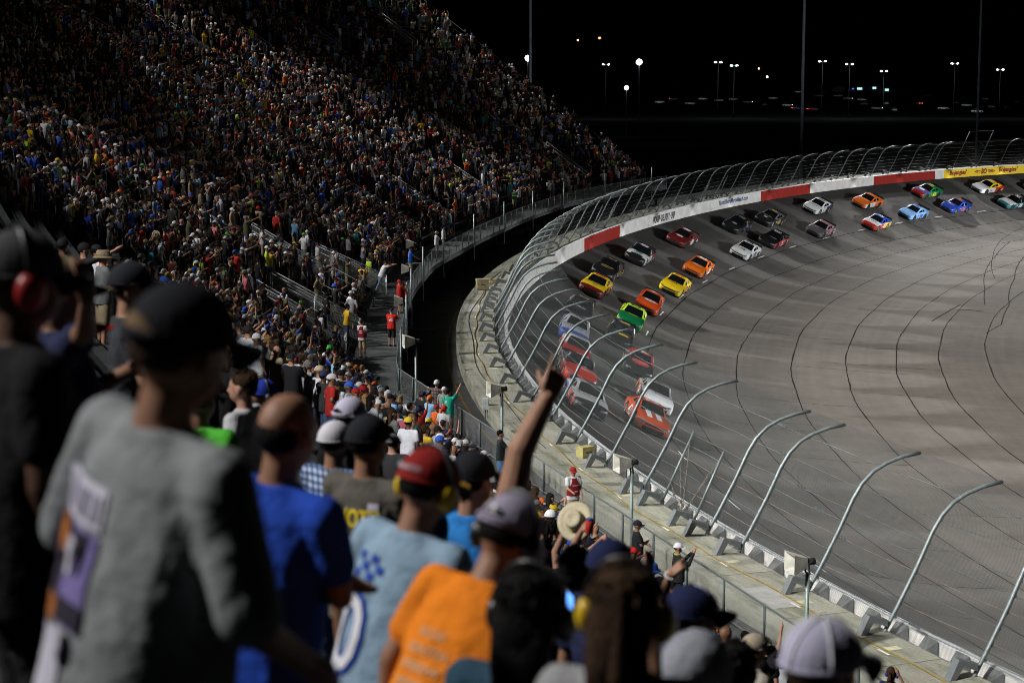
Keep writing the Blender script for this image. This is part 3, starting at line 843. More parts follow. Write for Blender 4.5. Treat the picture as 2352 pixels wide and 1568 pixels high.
# ------------------------------------------------------------------ stock cars
def paint(name, col, rough=.28, coat=.8, metal=0.0):
    return mat('paint_' + name, col, rough, metal, var=.05, scale=2, coat=coat)
CW = dict(white=(.70, .70, .70), black=(.010, .010, .012), red=(.50, .022, .012), orange=(.72, .14, .010), orangered=(.66, .075, .012), yellow=(.80, .56, .015), gold=(.30, .20, .05), maroon=(.13, .012, .012),
          blue=(.020, .055, .36), navy=(.014, .022, .075), ltblue=(.20, .40, .72), green=(.006, .17, .055), lime=(.50, .78, .03), grey=(.10, .09, .095), pink=(.36, .20, .22), silver=(.42, .43, .44), teal=(.02, .12, .13), purple=(.15, .10, .30))
def P_(c): return paint(c, CW[c])
M_GLASS = mat('dark_glass', (.006, .007, .008), .12, 0, var=.0, coat=.3)
M_TYRE = mat('tyre_rubber', (.014, .014, .014), .85, var=.2)
M_RIM = mat('wheel_rim', (.05, .05, .05), .4, .6, var=.1)
M_RIMY = mat('wheel_rim_light', (.30, .28, .22), .4, .5, var=.1)
M_BLK = mat('black_trim', (.008, .008, .008), .5, var=.1)
M_LENS = mat('headlight_decal', (.22, .23, .24), .25, .2, var=.3, scale=20, coat=.6)

# body stations: y, half width, bottom, belt, centre top
BST = [(2.47, .66, .20, .44, .48), (2.43, .80, .13, .52, .57), (2.30, .90, .10, .60, .66), (2.05, .955, .09, .67, .735), (1.75, .975, .10, .72, .785), (1.40, .985, .10, .765, .82), (1.05, .985, .10, .79, .85),
       (.70, .975, .11, .81, .88), (.35, .965, .11, .825, .90), (0, .96, .11, .835, .91), (-.45, .96, .11, .845, .92), (-.9, .965, .11, .86, .93), (-1.3, .98, .12, .88, .94), (-1.7, .98, .13, .895, .95), (-2.1, .965, .16, .90, .955), (-2.38, .94, .22, .90, .955), (-2.44, .90, .28, .86, .90)]
def half_ring(w_, zb, zs, zt):
    return [(0, zb), (w_ * .90, zb), (w_ * .985, zb + .05), (w_, zb + (zs - zb) * .40), (w_ * .995, zb + (zs - zb) * .72), (w_ * .965, zs - .035), (w_ * .90, zs + .008), (w_ * .62, zs + (zt - zs) * .72), (w_ * .30, zt - .006), (0, zt)]
def lower_body():
    b = MB(); rings = []
    for y, w_, zb, zs, zt in BST:
        h = half_ring(w_, zb, zs, zt)
        rings.append([(x, y, z) for x, z in h] + [(-x, y, z) for x, z in h[-2:0:-1]])
    b.loft(rings)
    o = b.build('tmp_body', [M_BLK, M_BLK], None, True)
    ss_ = o.modifiers.new('s', 'SUBSURF'); ss_.levels = 1
    cut = MB()
    for y in (1.42, -1.36):
        cut.tube([(-1.2, y, .345), (1.2, y, .345)], .385, 24)
    c = cut.build('tmp_cut', [M_BLK])
    bo = o.modifiers.new('b', 'BOOLEAN'); bo.operation = 'DIFFERENCE'; bo.object = c; bo.solver = 'EXACT'
    me = eval_mesh(o, 'stock_car_body')
    for x in (o, c): d = x.data; bpy.data.objects.remove(x); bpy.data.meshes.remove(d)
    return me
GST = [(.78, .80, .875), (.60, .78, .93), (.35, .745, 1.045), (.08, .70, 1.165), (-.12, .665, 1.235), (-.35, .645, 1.27), (-.70, .64, 1.285), (-1.02, .645, 1.262), (-1.30, .67, 1.20), (-1.62, .71, 1.10), (-1.92, .745, 1.0), (-2.10, .76, .945)]
def gh_ring(i):
    y, wr, zt = GST[i]
    zb = .80; wb = .905
    x2 = wr if zt > 1.0 else wr
    return [(wb, y, zb), (wb - (wb - x2) * .22, y, zb + (zt - .05 - zb) * .28), (wb - (wb - x2) * .78, y, zb + (zt - .05 - zb) * .80), (x2, y, zt - .045), (x2 * .86, y, zt - .012), (x2 * .45, y, zt), (0, y, zt + .006)]
def gh_full(i):
    h = gh_ring(i); return h + [(-x, y, z) for x, y, z in h[-2::-1]]
def greenhouse():
    full = [gh_full(i) for i in range(len(GST))]
    nj = len(full[0]); V = [p for r_ in full for p in r_]
    parts = {'cabin': [], 'windshield': [], 'rear_window': [], 'side_window_r': [], 'side_window_l': []}
    for i in range(len(GST) - 1):
        ym = (GST[i][0] + GST[i + 1][0]) / 2
        for j in range(nj - 1):
            f = [i * nj + j, i * nj + j + 1, (i + 1) * nj + j + 1, (i + 1) * nj + j]
            top = 4 <= j <= nj - 6; sidej = j in (1,) or j in (nj - 3,)
            if top and ym > -.06: parts['windshield'].append(f)
            elif top and -1.95 < ym < -1.1: parts['rear_window'].append(f)
            elif sidej and -1.15 < ym < .30: parts['side_window_r' if j == 1 else 'side_window_l'].append(f)
            else: parts['cabin'].append(f)
    out = {}
    for k, fs in parts.items():
        used = sorted({i for f in fs for i in f}); mp = {a: n for n, a in enumerate(used)}
        b = MB(); b.add([V[a] for a in used], [[mp[a] for a in f][::-1] for f in fs]); out[k] = b
    return out
BODY_ME = lower_body()
BVH_BODY = None
def car_zone(c, n):
    """livery slot of a body face: 0 hood 1 side front 2 side rear 3 nose 4 deck 5 black"""
    x, y, z = c
    for yw in (1.42, -1.36):
        if math.hypot(y - yw, z - .345) < .392 and abs(x) < .955: return 5
    if n[2] < -.6 or z < .135: return 5
    if y > 2.02 and n[1] > .25 or y > 2.28: return 3
    if n[2] > .55:
        if y > .45: return 0
        return 4 if y < -.9 else 2
    if y < -2.35: return 4
    return 1 if y > -.35 - .5 * (z - .5) else 2
zs_ = []
for p in BODY_ME.polygons: zs_.append(car_zone(p.center, p.normal))
BODY_ME.materials.clear()
for _ in range(6): BODY_ME.materials.append(M_BLK)
BODY_ME.polygons.foreach_set('material_index', zs_)
BODY_ME.polygons.foreach_set('use_smooth', [True] * len(zs_))
try: BODY_ME.set_sharp_from_angle(angle=R(38))
except Exception: pass
BVH_BODY = BVHTree.FromPolygons([v.co[:] for v in BODY_ME.vertices], [p.vertices[:] for p in BODY_ME.polygons])
GH = greenhouse(); GH_ME = {k: b.mesh('car_' + k, [M_BLK]) for k, b in GH.items()}
_gv = [p for b in [GH['cabin'], GH['windshield'], GH['rear_window']] for p in b.v]; _gf = []; _o = 0
for b in [GH['cabin'], GH['windshield'], GH['rear_window']]:
    _gf += [[i + _o for i in f] for f in b.f]; _o += len(b.v)
BVH_GH = BVHTree.FromPolygons(_gv, _gf)
def top_z(x, y):
    z = 0
    for bv in (BVH_BODY, BVH_GH):
        h = bv.ray_cast(Vector((x, y, 3)), Vector((0, 0, -1)))
        if h[0] is not None: z = max(z, h[0].z)
    return z
def side_x(y, z, sg):
    h = BVH_BODY.ray_cast(Vector((sg * 3, y, z)), Vector((-sg, 0, 0))); x = h[0].x if h[0] is not None else sg * .96
    return sg * max(abs(x), .93)
wb_ = MB(); wb_.tube([(-.13, 0, 0), (-.12, 0, 0), (.12, 0, 0), (.13, 0, 0)], [.30, .345, .345, .30], 24); TYRE_ME = wb_.mesh('car_tyre', [M_TYRE])
wb_ = MB(); wb_.tube([(-.134, 0, 0), (.134, 0, 0)], .215, 16)
for k in range(5):
    a = k * 2 * math.pi / 5
    for sx_ in (-.138, .138): wb_.box((sx_, .12 * math.cos(a), .12 * math.sin(a)), (.012, .05, .05))
RIM_ME = wb_.mesh('car_rim', [M_RIM], False)
sp_ = MB()
sp_.add([(-.80, -2.36, .945), (.80, -2.36, .945), (.80, -2.50, 1.10), (-.80, -2.50, 1.10), (-.80, -2.385, .945), (.80, -2.385, .945), (.80, -2.52, 1.10), (-.80, -2.52, 1.10)], [[0, 1, 2, 3], [7, 6, 5, 4], [3, 2, 6, 7], [0, 3, 7, 4], [1, 5, 6, 2], [0, 4, 5, 1]])
SPOIL_ME = sp_.mesh('car_spoiler', [M_BLK], False)
sp_ = MB(); sp_.loft([[(x, 2.50 - .36 * abs(x) ** 2.6, z) for x in np.linspace(-.90, .90, 13)] + [(x, 1.9, z) for x in (.93, -.93)] for z in (.055, .10)]); SPLIT_ME = sp_.mesh('car_splitter', [M_BLK], False)
def nose_patch(x0, x1, z0, z1, n=8, off=.012):
    b = MB(); P = []
    for i in range(n + 1):
        row = []
        for j in range(4):
            x = x0 + (x1 - x0) * i / n; z = z0 + (z1 - z0) * j / 3
            h = BVH_BODY.ray_cast(Vector((x, 4, z)), Vector((0, -1, 0))); y = (h[0].y if h[0] is not None else 2.2) + off
            row.append((x, y, z))
        P.append(row)
    b.grid(P, 0); return b
GRILLE_ME = nose_patch(-.60, .60, .17, .33).mesh('car_grille', [M_BLK])
LG_ME = nose_patch(-.50, .50, .400, .492, off=.010).mesh('car_upper_grille', [M_BLK])
def lamp_patch(sg):
    b = MB(); P = []
    for i in range(7):
        f = i / 6; row = []
        for j in range(3):
            x = sg * (.50 + .33 * f); z = .445 + .085 * j / 2 + .05 * f
            h = BVH_BODY.ray_cast(Vector((x, 4, z)), Vector((0, -1, 0))); y = (h[0].y if h[0] is not None else 2.0) + .011
            row.append((x, y, z))
        P.append(row)
    b.grid(P, 0, None, sg < 0); return b
HL_ME = [lamp_patch(1).mesh('car_headlight', [M_LENS]), lamp_patch(-1).mesh('car_headlight', [M_LENS])]

def with_mats(o, mats):
    for i, m in enumerate(mats):
        o.material_slots[i].link = 'OBJECT'; o.material_slots[i].material = m
    return o
def subdiv_tri(v, f, n=2):
    for _ in range(n):
        v = list(v); nf = []; cache = {}
        def mid(a, c):
            k = (min(a, c), max(a, c))
            if k not in cache: v.append(((v[a][0] + v[c][0]) / 2, (v[a][1] + v[c][1]) / 2)); cache[k] = len(v) - 1
            return cache[k]
        for t in f:
            if len(t) == 3:
                a, c, d = t; m1, m2, m3 = mid(a, c), mid(c, d), mid(d, a); nf += [[a, m1, m3], [m1, c, m2], [m3, m2, d], [m1, m2, m3]]
            else: nf.append(t)
        f = nf
    return v, f
def fit2d(v, w_, h_=None):
    xs = [p[0] for p in v]; ys = [p[1] for p in v]; sx = w_ / (max(xs) - min(xs)); sy = sx if h_ is None else h_ / (max(ys) - min(ys))
    mx_, my = (max(xs) + min(xs)) / 2, (max(ys) + min(ys)) / 2
    return [((x - mx_) * sx, (y - my) * sy) for x, y in v]
def hood_decal(e, v, f, yc, m, name='lettering', lift=.012, flip=False, xc=0):
    """flat artwork laid on the hood or roof, upright for someone ahead of the car"""
    sg = -1 if not flip else 1
    b = MB(); b.add([(xc + sg * x, yc + sg * y * 1.0, top_z(xc + sg * x, yc + sg * y) + lift) for x, y in v], f); return b.build(name, m, e)
def side_decal(e, v, f, yc, zc, m, sg, name='door_number', lift=.012):
    b = MB(); b.add([(side_x(yc + sg * x, zc + y, sg) + sg * lift, yc + sg * x, zc + y) for x, y in v], f); return b.build(name, m, e)
def ellipse2d(rx, ry, n=24):
    return [(0, 0)] + [(rx * math.cos(2 * math.pi * k / n), ry * math.sin(2 * math.pi * k / n)) for k in range(n)], [[0, 1 + k, 1 + (k + 1) % n] for k in range(n)]
def rect2d(w_, h_, nx=6, ny=6):
    v = [(-w_ / 2 + w_ * i / nx, -h_ / 2 + h_ * j / ny) for i in range(nx + 1) for j in range(ny + 1)]
    return v, [[i * (ny + 1) + j, (i + 1) * (ny + 1) + j, (i + 1) * (ny + 1) + j + 1, i * (ny + 1) + j + 1] for i in range(nx) for j in range(ny)]
INK = {k: mat('decal_' + k, c, .45, var=.06) for k, c in dict(black=(.010, .010, .012), white=(.72, .72, .72), red=(.45, .015, .012), yellow=(.75, .52, .02), navy=(.015, .035, .20), gold=(.42, .30, .10), silver=(.35, .36, .37), green=(.01, .13, .06), orange=(.65, .13, .01), pink=(.5, .12, .15), blue=(.03, .10, .45)).items()}

# (s, t, hood, side front, side rear, nose, deck, roof, label, number, number ink, hood art)
T = 'text'; E_ = 'ellipse'; Q = 'rect'
CARS = [
 (55.2, 7.6, 'orangered', 'orangered', 'orangered', 'orangered', 'orangered', 'orangered', 'orange red race car with two broad white hood stripes, leading the lower lane', '42', 'white', [(Q, .30, 1.15, 'white', -.28, 1.32), (Q, .30, 1.15, 'white', .28, 1.32)]),
 (65.1, 9.0, 'white', 'navy', 'orange', 'white', 'white', 'silver', 'white hooded race car with navy sides right behind the striped red car', '24', 'white', [(T, 'RACING', .95, 'navy', 0, 1.15)]),
 (51.7, 4.0, 'silver', 'red', 'blue', 'black', 'white', 'silver', 'silver and black race car with candy lettering leading the wall lane', '18', 'white', [(Q, 1.30, .26, 'black', 0, 1.0), (T, 'SNICKERS', 1.2, 'white', 0, 1.0)]),
 (62.3, 4.5, 'red', 'red', 'black', 'red', 'black', 'black', 'red nosed race car with black roof close behind the silver leader', '1', 'white', [(T, 'Parts', .62, 'white', .15, 1.3), (T, 'WHELEN', .55, 'white', 0, .78)]),
 (70.0, 4.6, 'red', 'white', 'red', 'black', 'white', 'white', 'white sided race car with red hood front between blue and red cars', '11', 'black', [(Q, 1.2, .34, 'black', 0, .9)]),
 (78.7, 4.5, 'silver', 'blue', 'blue', 'blue', 'blue', 'silver', 'blue race car with silver hood panel and parts store lettering', '9', 'white', [(Q, .85, .36, 'navy', .0, 1.15), (T, 'NAPA', .72, 'white', 0, 1.15)]),
 (75.8, 8.5, 'black', 'black', 'black', 'black', 'black', 'red', 'black race car with red roof and red and white hood lettering', '14', 'white', [(Q, 1.0, .36, 'red', 0, .95), (T, 'DARLINGTON', 1.15, 'white', 0, 1.25), (E_, .5, .18, 'red', 0, 1.65)]),
 (85.0, 7.2, 'black', 'black', 'gold', 'black', 'black', 'black', 'black and gold race car behind the green and lime one', '95', 'gold', [(E_, .52, .20, 'yellow', -.1, 1.5), (T, 'PRO SHOPS', .8, 'black', -.1, 1.5), (Q, .8, .12, 'green', .1, .95)]),
 (94.8, 7.4, 'green', 'lime', 'lime', 'green', 'lime', 'lime', 'bright green race car with lime yellow roof and sides', '12', 'black', [(T, 'Menards', .8, 'yellow', 0, .95)]),
 (88.2, 4.3, 'black', 'black', 'black', 'black', 'black', 'black', 'black race car with white script hood, hugging the wall behind blue car', '2', 'gold', [(T, 'Miller', .95, 'white', 0, 1.2)]),
 (104.7, 7.7, 'orangered', 'orangered', 'orangered', 'orangered', 'orangered', 'orangered', 'orange red race car with white beer oval on its hood', '4', 'white', [(E_, .62, .25, 'white', 0, 1.15), (T, 'BUSCH', 1.05, 'black', 0, 1.15)]),
 (101.2, 4.1, 'yellow', 'maroon', 'yellow', 'maroon', 'yellow', 'yellow', 'yellow race car with maroon nose and oil lettering, by the wall', '22', 'red', [(T, 'PENNZOIL', 1.25, 'black', 0, .92), (E_, .26, .2, 'gold', 0, 1.35)]),
 (110.5, 3.6, 'black', 'black', 'black', 'black', 'black', 'black', 'black race car with gold 3 on its roof behind yellow and maroon car', '3', 'gold', [(T, 'Dow', .9, 'gold', 0, 1.15), (Q, 1.1, .05, 'gold', 0, .8)]),
 (117.5, 7.9, 'yellow', 'yellow', 'yellow', 'yellow', 'yellow', 'yellow', 'all yellow race car with oil lettering in the lower lane', '22', 'red', [(T, 'PENNZOIL', 1.25, 'black', 0, .95), (Q, .5, .12, 'red', 0, 1.25)]),
 (130.1, 7.5, 'orange', 'orange', 'orange', 'orange', 'orange', 'orange', 'orange race car with white square outline on hood behind the yellow car', '20', 'white', [(Q, .80, .035, 'white', 0, .92), (Q, .80, .035, 'white', 0, 1.44), (Q, .035, .52, 'white', -.39, 1.18), (Q, .035, .52, 'white', .39, 1.18), (T, 'depot', .6, 'white', 0, 1.18)]),
 (123.3, 3.8, 'white', 'white', 'red', 'black', 'black', 'black', 'white race car with green plant lettering on its hood and black roof', '00', 'white', [(T, 'clover', .8, 'green', 0, 1.25), (E_, .34, .18, 'green', 0, .98), (E_, .55, .30, 'black', 0, 1.95)]),
 (139.3, 3.8, 'maroon', 'maroon', 'maroon', 'maroon', 'maroon', 'maroon', 'dark maroon race car with white half dome emblem on its hood', '88', 'white', [(E_, .36, .22, 'white', 0, 1.25)]),
 (156.6, 4.2, 'black', 'black', 'navy', 'black', 'black', 'black', 'black race car with blue roof panel and silver hood crest', '17', 'silver', [(E_, .30, .18, 'silver', 0, 1.3)]),
 (166.7, 4.4, 'black', 'black', 'black', 'black', 'black', 'grey', 'black race car with gold hood lettering next to the red wall', '48', 'gold', [(E_, .26, .14, 'silver', 0, 1.6), (T, 'ally bank', .9, 'gold', 0, 1.05)]),
 (147.3, 7.8, 'white', 'white', 'white', 'white', 'white', 'white', 'all white race car numbered 95 in the lower lane', '95', 'black', [(T, '95', .55, 'black', 0, 1.45), (Q, .30, .12, 'red', .55, 1.1), (T, 'RACING', .5, 'silver', 0, 1.0)]),
 (158.2, 7.5, 'black', 'red', 'red', 'black', 'black', 'black', 'black topped race car with red sides numbered 21', '21', 'white', [(Q, .7, .10, 'silver', -.2, 1.0)]),
 (182.1, 4.0, 'white', 'white', 'navy', 'white', 'navy', 'white', 'white race car with insurance lettering and blue rear quarter', '13', 'black', [(T, 'GEICO', .95, 'navy', -.15, 1.3)]),
 (173.0, 7.8, 'grey', 'grey', 'pink', 'grey', 'grey', 'pink', 'grey and pink faded race car numbered 8', '8', 'pink', [(Q, .5, .18, 'silver', .25, 1.2)]),
 (195.2, 4.5, 'orange', 'white', 'orange', 'orange', 'orange', 'orange', 'orange race car with white door stripe beside the blank white panel', '10', 'orange', [(T, 'Smithfield', 1.1, 'white', 0, 1.1)]),
 (188.2, 8.6, 'white', 'red', 'yellow', 'red', 'blue', 'blue', 'red, white and blue race car numbered 47 with blue roof', '47', 'white', [(E_, .40, .17, 'navy', 0, 1.2), (T, 'Kroger', .55, 'white', 0, 1.2)]),
 (200.6, 7.9, 'ltblue', 'ltblue', 'ltblue', 'ltblue', 'ltblue', 'ltblue', 'light blue race car numbered 34', '34', 'navy', [(T, 'DOCKSIDE', .95, 'navy', 0, 1.15), (Q, .35, .10, 'white', .2, 1.4)]),
 (211.9, 4.0, 'purple', 'green', 'green', 'red', 'green', 'green', 'green race car with red nose and yellow 43 by the red wall', '43', 'yellow', [(E_, .42, .25, 'white', .1, 1.25)]),
 (212.5, 7.7, 'blue', 'blue', 'blue', 'blue', 'blue', 'blue', 'blue race car with orange door number in the lower lane', '36', 'orange', [(Q, .5, .22, 'orange', -.15, 1.3), (E_, .22, .14, 'white', .35, 1.2)]),
 (226.0, 4.3, 'white', 'white', 'red', 'white', 'red', 'yellow', 'white hooded race car with red rear below the yellow wall', '6', 'white', [(T, 'Ascend', .8, 'red', 0, 1.15)]),
 (226.0, 8.2, 'silver', 'teal', 'teal', 'teal', 'black', 'black', 'dark teal race car with white number 38', '38', 'white', [(E_, .10, .10, 'red', 0, 1.2)]),
 (236.5, 5.0, 'white', 'maroon', 'maroon', 'maroon', 'maroon', 'maroon', 'maroon race car cut by the frame edge behind the 38 car', '51', 'white', []),
]
def make_car(spec, idx):
    s, t, hood, sf, sr, nose, deck, roof, label, num, nink, art = spec
    _, tg, n_ = path(s)
    e = empty('race_car', (0, 0, 0)); tag(e, label, 'race car', 'race cars in the pack')
    # position, heading and bank from the track itself
    fwd = Vector((-tg[0], -tg[1], 0)); nn = Vector((n_[0], n_[1], 0)); d_ = (drop(t + .8) - drop(t - .8)) / 1.6
    left = (nn + Vector((0, 0, -d_))).normalized()          # downhill, towards the infield
    up = left.cross(fwd) * -1
    if up.z < 0: up = -up
    right = fwd.cross(up)
    yaw = R(rng.uniform(-1.5, 2.5)); fwd2 = fwd * math.cos(yaw) + left * math.sin(yaw) * 1.0; right2 = fwd2.cross(up)
    M = Matrix((right2, fwd2, up)).transposed().to_4x4(); M.translation = Vector(pt(s, t, ZT - drop(t))) + up * .005
    e.matrix_world = M
    o = link_mesh('body', BODY_ME, e); with_mats(o, [P_(hood), P_(sf), P_(sr), P_(nose), P_(deck), M_BLK])
    pil = P_(roof)
    with_mats(link_mesh('cabin', GH_ME['cabin'], e), [pil])
    for k, nm in (('windshield', 'windshield'), ('rear_window', 'rear_window'), ('side_window_r', 'side_window'), ('side_window_l', 'side_window')):
        with_mats(link_mesh(nm, GH_ME[k], e), [M_GLASS])
    for x in (-.83, .83):
        for y in (1.42, -1.36):
            ty = link_mesh('wheel', TYRE_ME, e); ty.location = (x, y, .345)
            r_ = link_mesh('rim', RIM_ME, ty)
            if idx % 3 == 0: with_mats(r_, [M_RIMY])
    link_mesh('spoiler', SPOIL_ME, e); link_mesh('splitter', SPLIT_ME, e); link_mesh('grille', GRILLE_ME, e); link_mesh('upper_grille', LG_ME, e)
    for h in HL_ME: link_mesh('headlight', h, e)
    # window post of the driver's opening
    for sg in (-1, 1):
        b = MB(); b.tube([(sg * .865, -.36, .86), (sg * .70, -.42, 1.20)], .022, 6); b.build('window_post', P_('white') if idx % 2 else pil, e)
    v, f = text_tris(num, 1.0, .03, .15); v = fit2d(v, .82 if len(num) > 1 else .44, .56)
    for sg in (-1, 1): side_decal(e, v, f, -.25 if sg > 0 else -.25, .50, INK[nink], sg)
    v2 = [(x * 1.25, y * 1.5) for x, y in v]; v2, f2 = subdiv_tri(v2, f, 1)
    ink_roof = nink if roof not in ('silver', 'white') or nink != 'white' else 'black'
    b = MB(); b.add([(-y * .9, -.62 + x * .75, top_z(-y * .9, -.62 + x * .75) + .014) for x, y in v2], f2); b.build('roof_number', INK[ink_roof], e)
    for q, a in enumerate(art):
        lift = .012 + .006 * q
        if a[0] == T:
            v, f = text_tris(a[1], 1.0, .02, .0); v = fit2d(v, a[2]); v, f = subdiv_tri(v, f, 1); hood_decal(e, v, f, a[5], INK[a[3]], 'lettering', lift)
        else:
            v, f = ellipse2d(a[1], a[2]) if a[0] == E_ else rect2d(a[1], a[2])
            hood_decal(e, v, f, a[5], INK[a[3]], 'hood_decal', lift, xc=a[4])
    # small sponsor patches on the front fenders
    for sg in (-1, 1):
        for k in range(8):
            v, f = rect2d(.17, .085, 1, 1); side_decal(e, v, f, (.42 + .2 * (k % 2)) if k < 4 else (-1.95 + .22 * (k % 2)), .46 + .13 * (k % 4 // 2), INK[rng.choice(['white', 'yellow', 'red', 'blue', 'silver'])], sg, 'sponsor_decal')
    return e
CAR_OBJS = [make_car(c, i) for i, c in enumerate(CARS)]
# ------------------------------------------------------------------ beyond the track: masts, lot lamps, parked cars
ZG = -24.6
M_MAST = mat('mast_steel', (.42, .50, .58), .6, .1, var=.15, scale=.6)
E_WHITE = emit('lamp_white', (.86, .94, 1.0), 60); E_FLOOD = emit('flood_white', (.80, .92, 1.0), 700)
E_RED = emit('tail_lamp', (1, .02, .01), 14); E_AMB = emit('amber_lamp', (1, .35, .12), 10); E_HEAD = emit('head_lamp', (1, .97, .9), 26); E_WIN = emit('lit_window', (.45, .85, .80), 1.1); E_BLUE = emit('blue_lamp', (.08, .08, 1), 8)
def mast(px, py, label, hgt=46, r0=.42, lower=None, dist=None):
    p = Vector(und(px, py, dist)) if dist else Vector(un(px, py, ZG)); p.z = ZG
    e = empty('light_mast', p); tag(e, label, 'light mast', 'tall light masts')
    b = MB(); b.tube([(0, 0, 0), (0, 0, hgt * .5), (0, 0, hgt)], [r0, r0 * .85, r0 * .6], 12); b.build('pole', M_MAST, e, True)
    b = MB(); b.box((0, 0, hgt - 1), (7, .3, .25)); b.box((0, 0, hgt - 2.4), (7, .3, .25))
    b.build('crossarm', M_MAST, e)
    for k in range(6):
        for dz in (-.7, -2.1):
            b = MB(); b.tube([(-3 + 1.2 * k, -.25, hgt + dz), (-3 + 1.2 * k, -.7, hgt + dz - .2)], [.18, .42], 10); b.build('floodlight', M_DARK, e)
    return e
mast(1217, 470, 'tall light mast behind the end of the grandstand', 48, .26, dist=262)
mast(1841, 320, 'tall slim light mast in the middle of the dark sky', 62, .29, dist=352)
mast(2244, 300, 'tall light mast near the frame edge behind the crossover gate', 66, .24, dist=400)
def flood(px, py, label, dist, r):
    p = Vector(und(px, py, dist)); e = empty('floodlight_tower', (p.x, p.y, ZG)); tag(e, label, 'floodlight', 'lit floodlights by the lot')
    h = p.z - ZG
    b = MB(); b.tube([(0, 0, 0), (0, 0, h - .2)], .16, 8); b.build('pole', M_DARK, e)
    b = MB(); b.tube([(0, .5, h), (0, .15, h), (0, -.05, h)], [.10, r * 1.2, r * 1.35], 14, 0, False); b.build('lamp_housing', M_DARK, e, True)
    b = MB(); b.sphere((0, -.12, h), (r, r * .4, r), 14, 8); b.build('lamp', E_FLOOD, e, True)
    return e
flood(1212.5, 134, 'brilliant white floodlight beside the nearest mast', 420, .5)
flood(1468, 143, 'brightest bare white floodlight hanging in the dark sky', 520, .62)
for k, (dx, dy) in enumerate(((0, 0),)): flood(1439, 202, 'lower white floodlight cluster under the brightest one', 560, .5)
def lot_lamp(px, py, label, dist=700):
    p = Vector(und(px, py, dist)); e = empty('street_lamp', (p.x, p.y, ZG)); tag(e, label, 'street lamp', 'twin headed lot lamps')
    h = p.z - ZG; sc = dist / 700
    b = MB(); b.tube([(0, 0, 0), (0, 0, h)], [.10, .06], 8); b.build('pole', mat('lamp_pole', (.008, .008, .008), .9, var=.1, spec=.05), e, True)
    b = MB(); b.box((0, 0, h + .02), (2.2 * sc, .12, .12)); b.build('arm', M_DARK, e)
    for sx_ in (-1, 1):
        b = MB(); b.sphere((sx_ * .95 * sc, 0, h), (.42 * sc, .3, .17), 12, 6); b.build('lamp_head', E_WHITE, e, True)
LL = [((2600 + x / 1.568) / 1.7414, y / 1.568 / 1.7414) for x, y in ((428, 392), (528, 413), (1082, 387), (1252, 404), (1467, 447), (1912, 400), (2197, 438))] + [((1200 + 1919 / 1.568) / 1.7414, 406 / 1.568 / 1.7414)]
LN = ['first of two close together left of the slim mast', 'lower right of two close together', 'just right of the slim mast', 'second right of the slim mast', 'above the lit camper windows', 'left of the right hand mast', 'farthest right in the lot', 'alone left of the brightest floodlight']
for (px, py), l in zip(LL, LN): lot_lamp(px, py, 'white twin headed lot lamp, ' + l)
# a few glimmers far off
for i, (px, py, m_, l) in enumerate(((1327, 93, E_AMB, 'tiny orange aircraft light high in the dark sky, left'), (1377, 88, E_AMB, 'tiny orange light high in the dark sky, right'), (1050, 93, E_RED, 'tiny red light over the stand end rail'), (2220, 276, E_RED, 'small red lamp below the right mast'), (1743, 158, E_AMB, 'dim amber lamp between lot lamps'), (1762, 177, E_HEAD, 'small white lamp left of the slim mast'))):
    p = Vector(und(px, py, 760)); b = MB(); b.sphere((0, 0, 0), .34, 10, 6); o = b.build('beacon', m_, None, True); o.location = p; tag(o, l, 'beacon')

# parked cars
def parked_car_meshes():
    st_ = [(-2.2, .80, .55, .95), (-2.1, .86, .35, .98), (-1.2, .90, .25, 1.0), (0, .91, .22, 1.0), (1.2, .90, .24, .96), (2.0, .86, .32, .82), (2.25, .72, .45, .70)]
    rings = []
    for y, w_, z0, z1 in st_: rings.append([(-w_, y, z0), (w_, y, z0), (w_, y, z1 - .12), (w_ * .9, y, z1), (-w_ * .9, y, z1), (-w_, y, z1 - .12)])
    b = MB(); b.loft(rings); body = b.mesh('parked_car_body', [M_BLK], False)
    b = MB(); b.loft([[(-.82, -1.9, .97), (.82, -1.9, .97), (.82, 1.0, .97), (-.82, 1.0, .97)], [(-.62, -1.35, 1.44), (.62, -1.35, 1.44), (.62, .25, 1.46), (-.62, .25, 1.46)]]); win = b.mesh('parked_car_windows', [M_GLASS], False)
    b = MB(); b.loft([[(-.60, -1.32, 1.45), (.60, -1.32, 1.45), (.60, .22, 1.47), (-.60, .22, 1.47)], [(-.52, -1.2, 1.50), (.52, -1.2, 1.50), (.52, .1, 1.51), (-.52, .1, 1.51)]]); roof = b.mesh('parked_car_roof', [M_BLK], False)
    b = MB(); b.tube([(-.1, 0, 0), (.1, 0, 0)], .33, 14); wh = b.mesh('parked_car_wheel', [M_TYRE], False)
    b = MB(); b.box((0, 0, 0), (.34, .06, .14)); lamp = b.mesh('parked_car_lamp', [E_RED], False)
    return body, win, roof, wh, lamp
PB, PW_, PR, PH, PL = parked_car_meshes()
PCOL = [('white', (.6, .62, .62)), ('silver', (.35, .37, .38)), ('dark', (.02, .02, .022)), ('grey', (.14, .15, .16)), ('red', (.2, .015, .015)), ('blue', (.02, .05, .16))]
lot_px = [(330, 620), (430, 630), (520, 622), (610, 640), (720, 655), (770, 615), (860, 660), (920, 680), (930, 575), (1020, 685), (1060, 600), (1090, 572), (1180, 600), (1240, 618), (1330, 625), (1340, 650), (1420, 680), (1480, 650), (1530, 690), (1600, 595), (1690, 650), (1740, 600), (1840, 680), (1915, 645), (1985, 660), (2050, 700), (2140, 670), (2240, 675), (2300, 640), (2100, 620), (250, 650), (150, 620), (60, 640)]
npk = 0
used_lab = {}
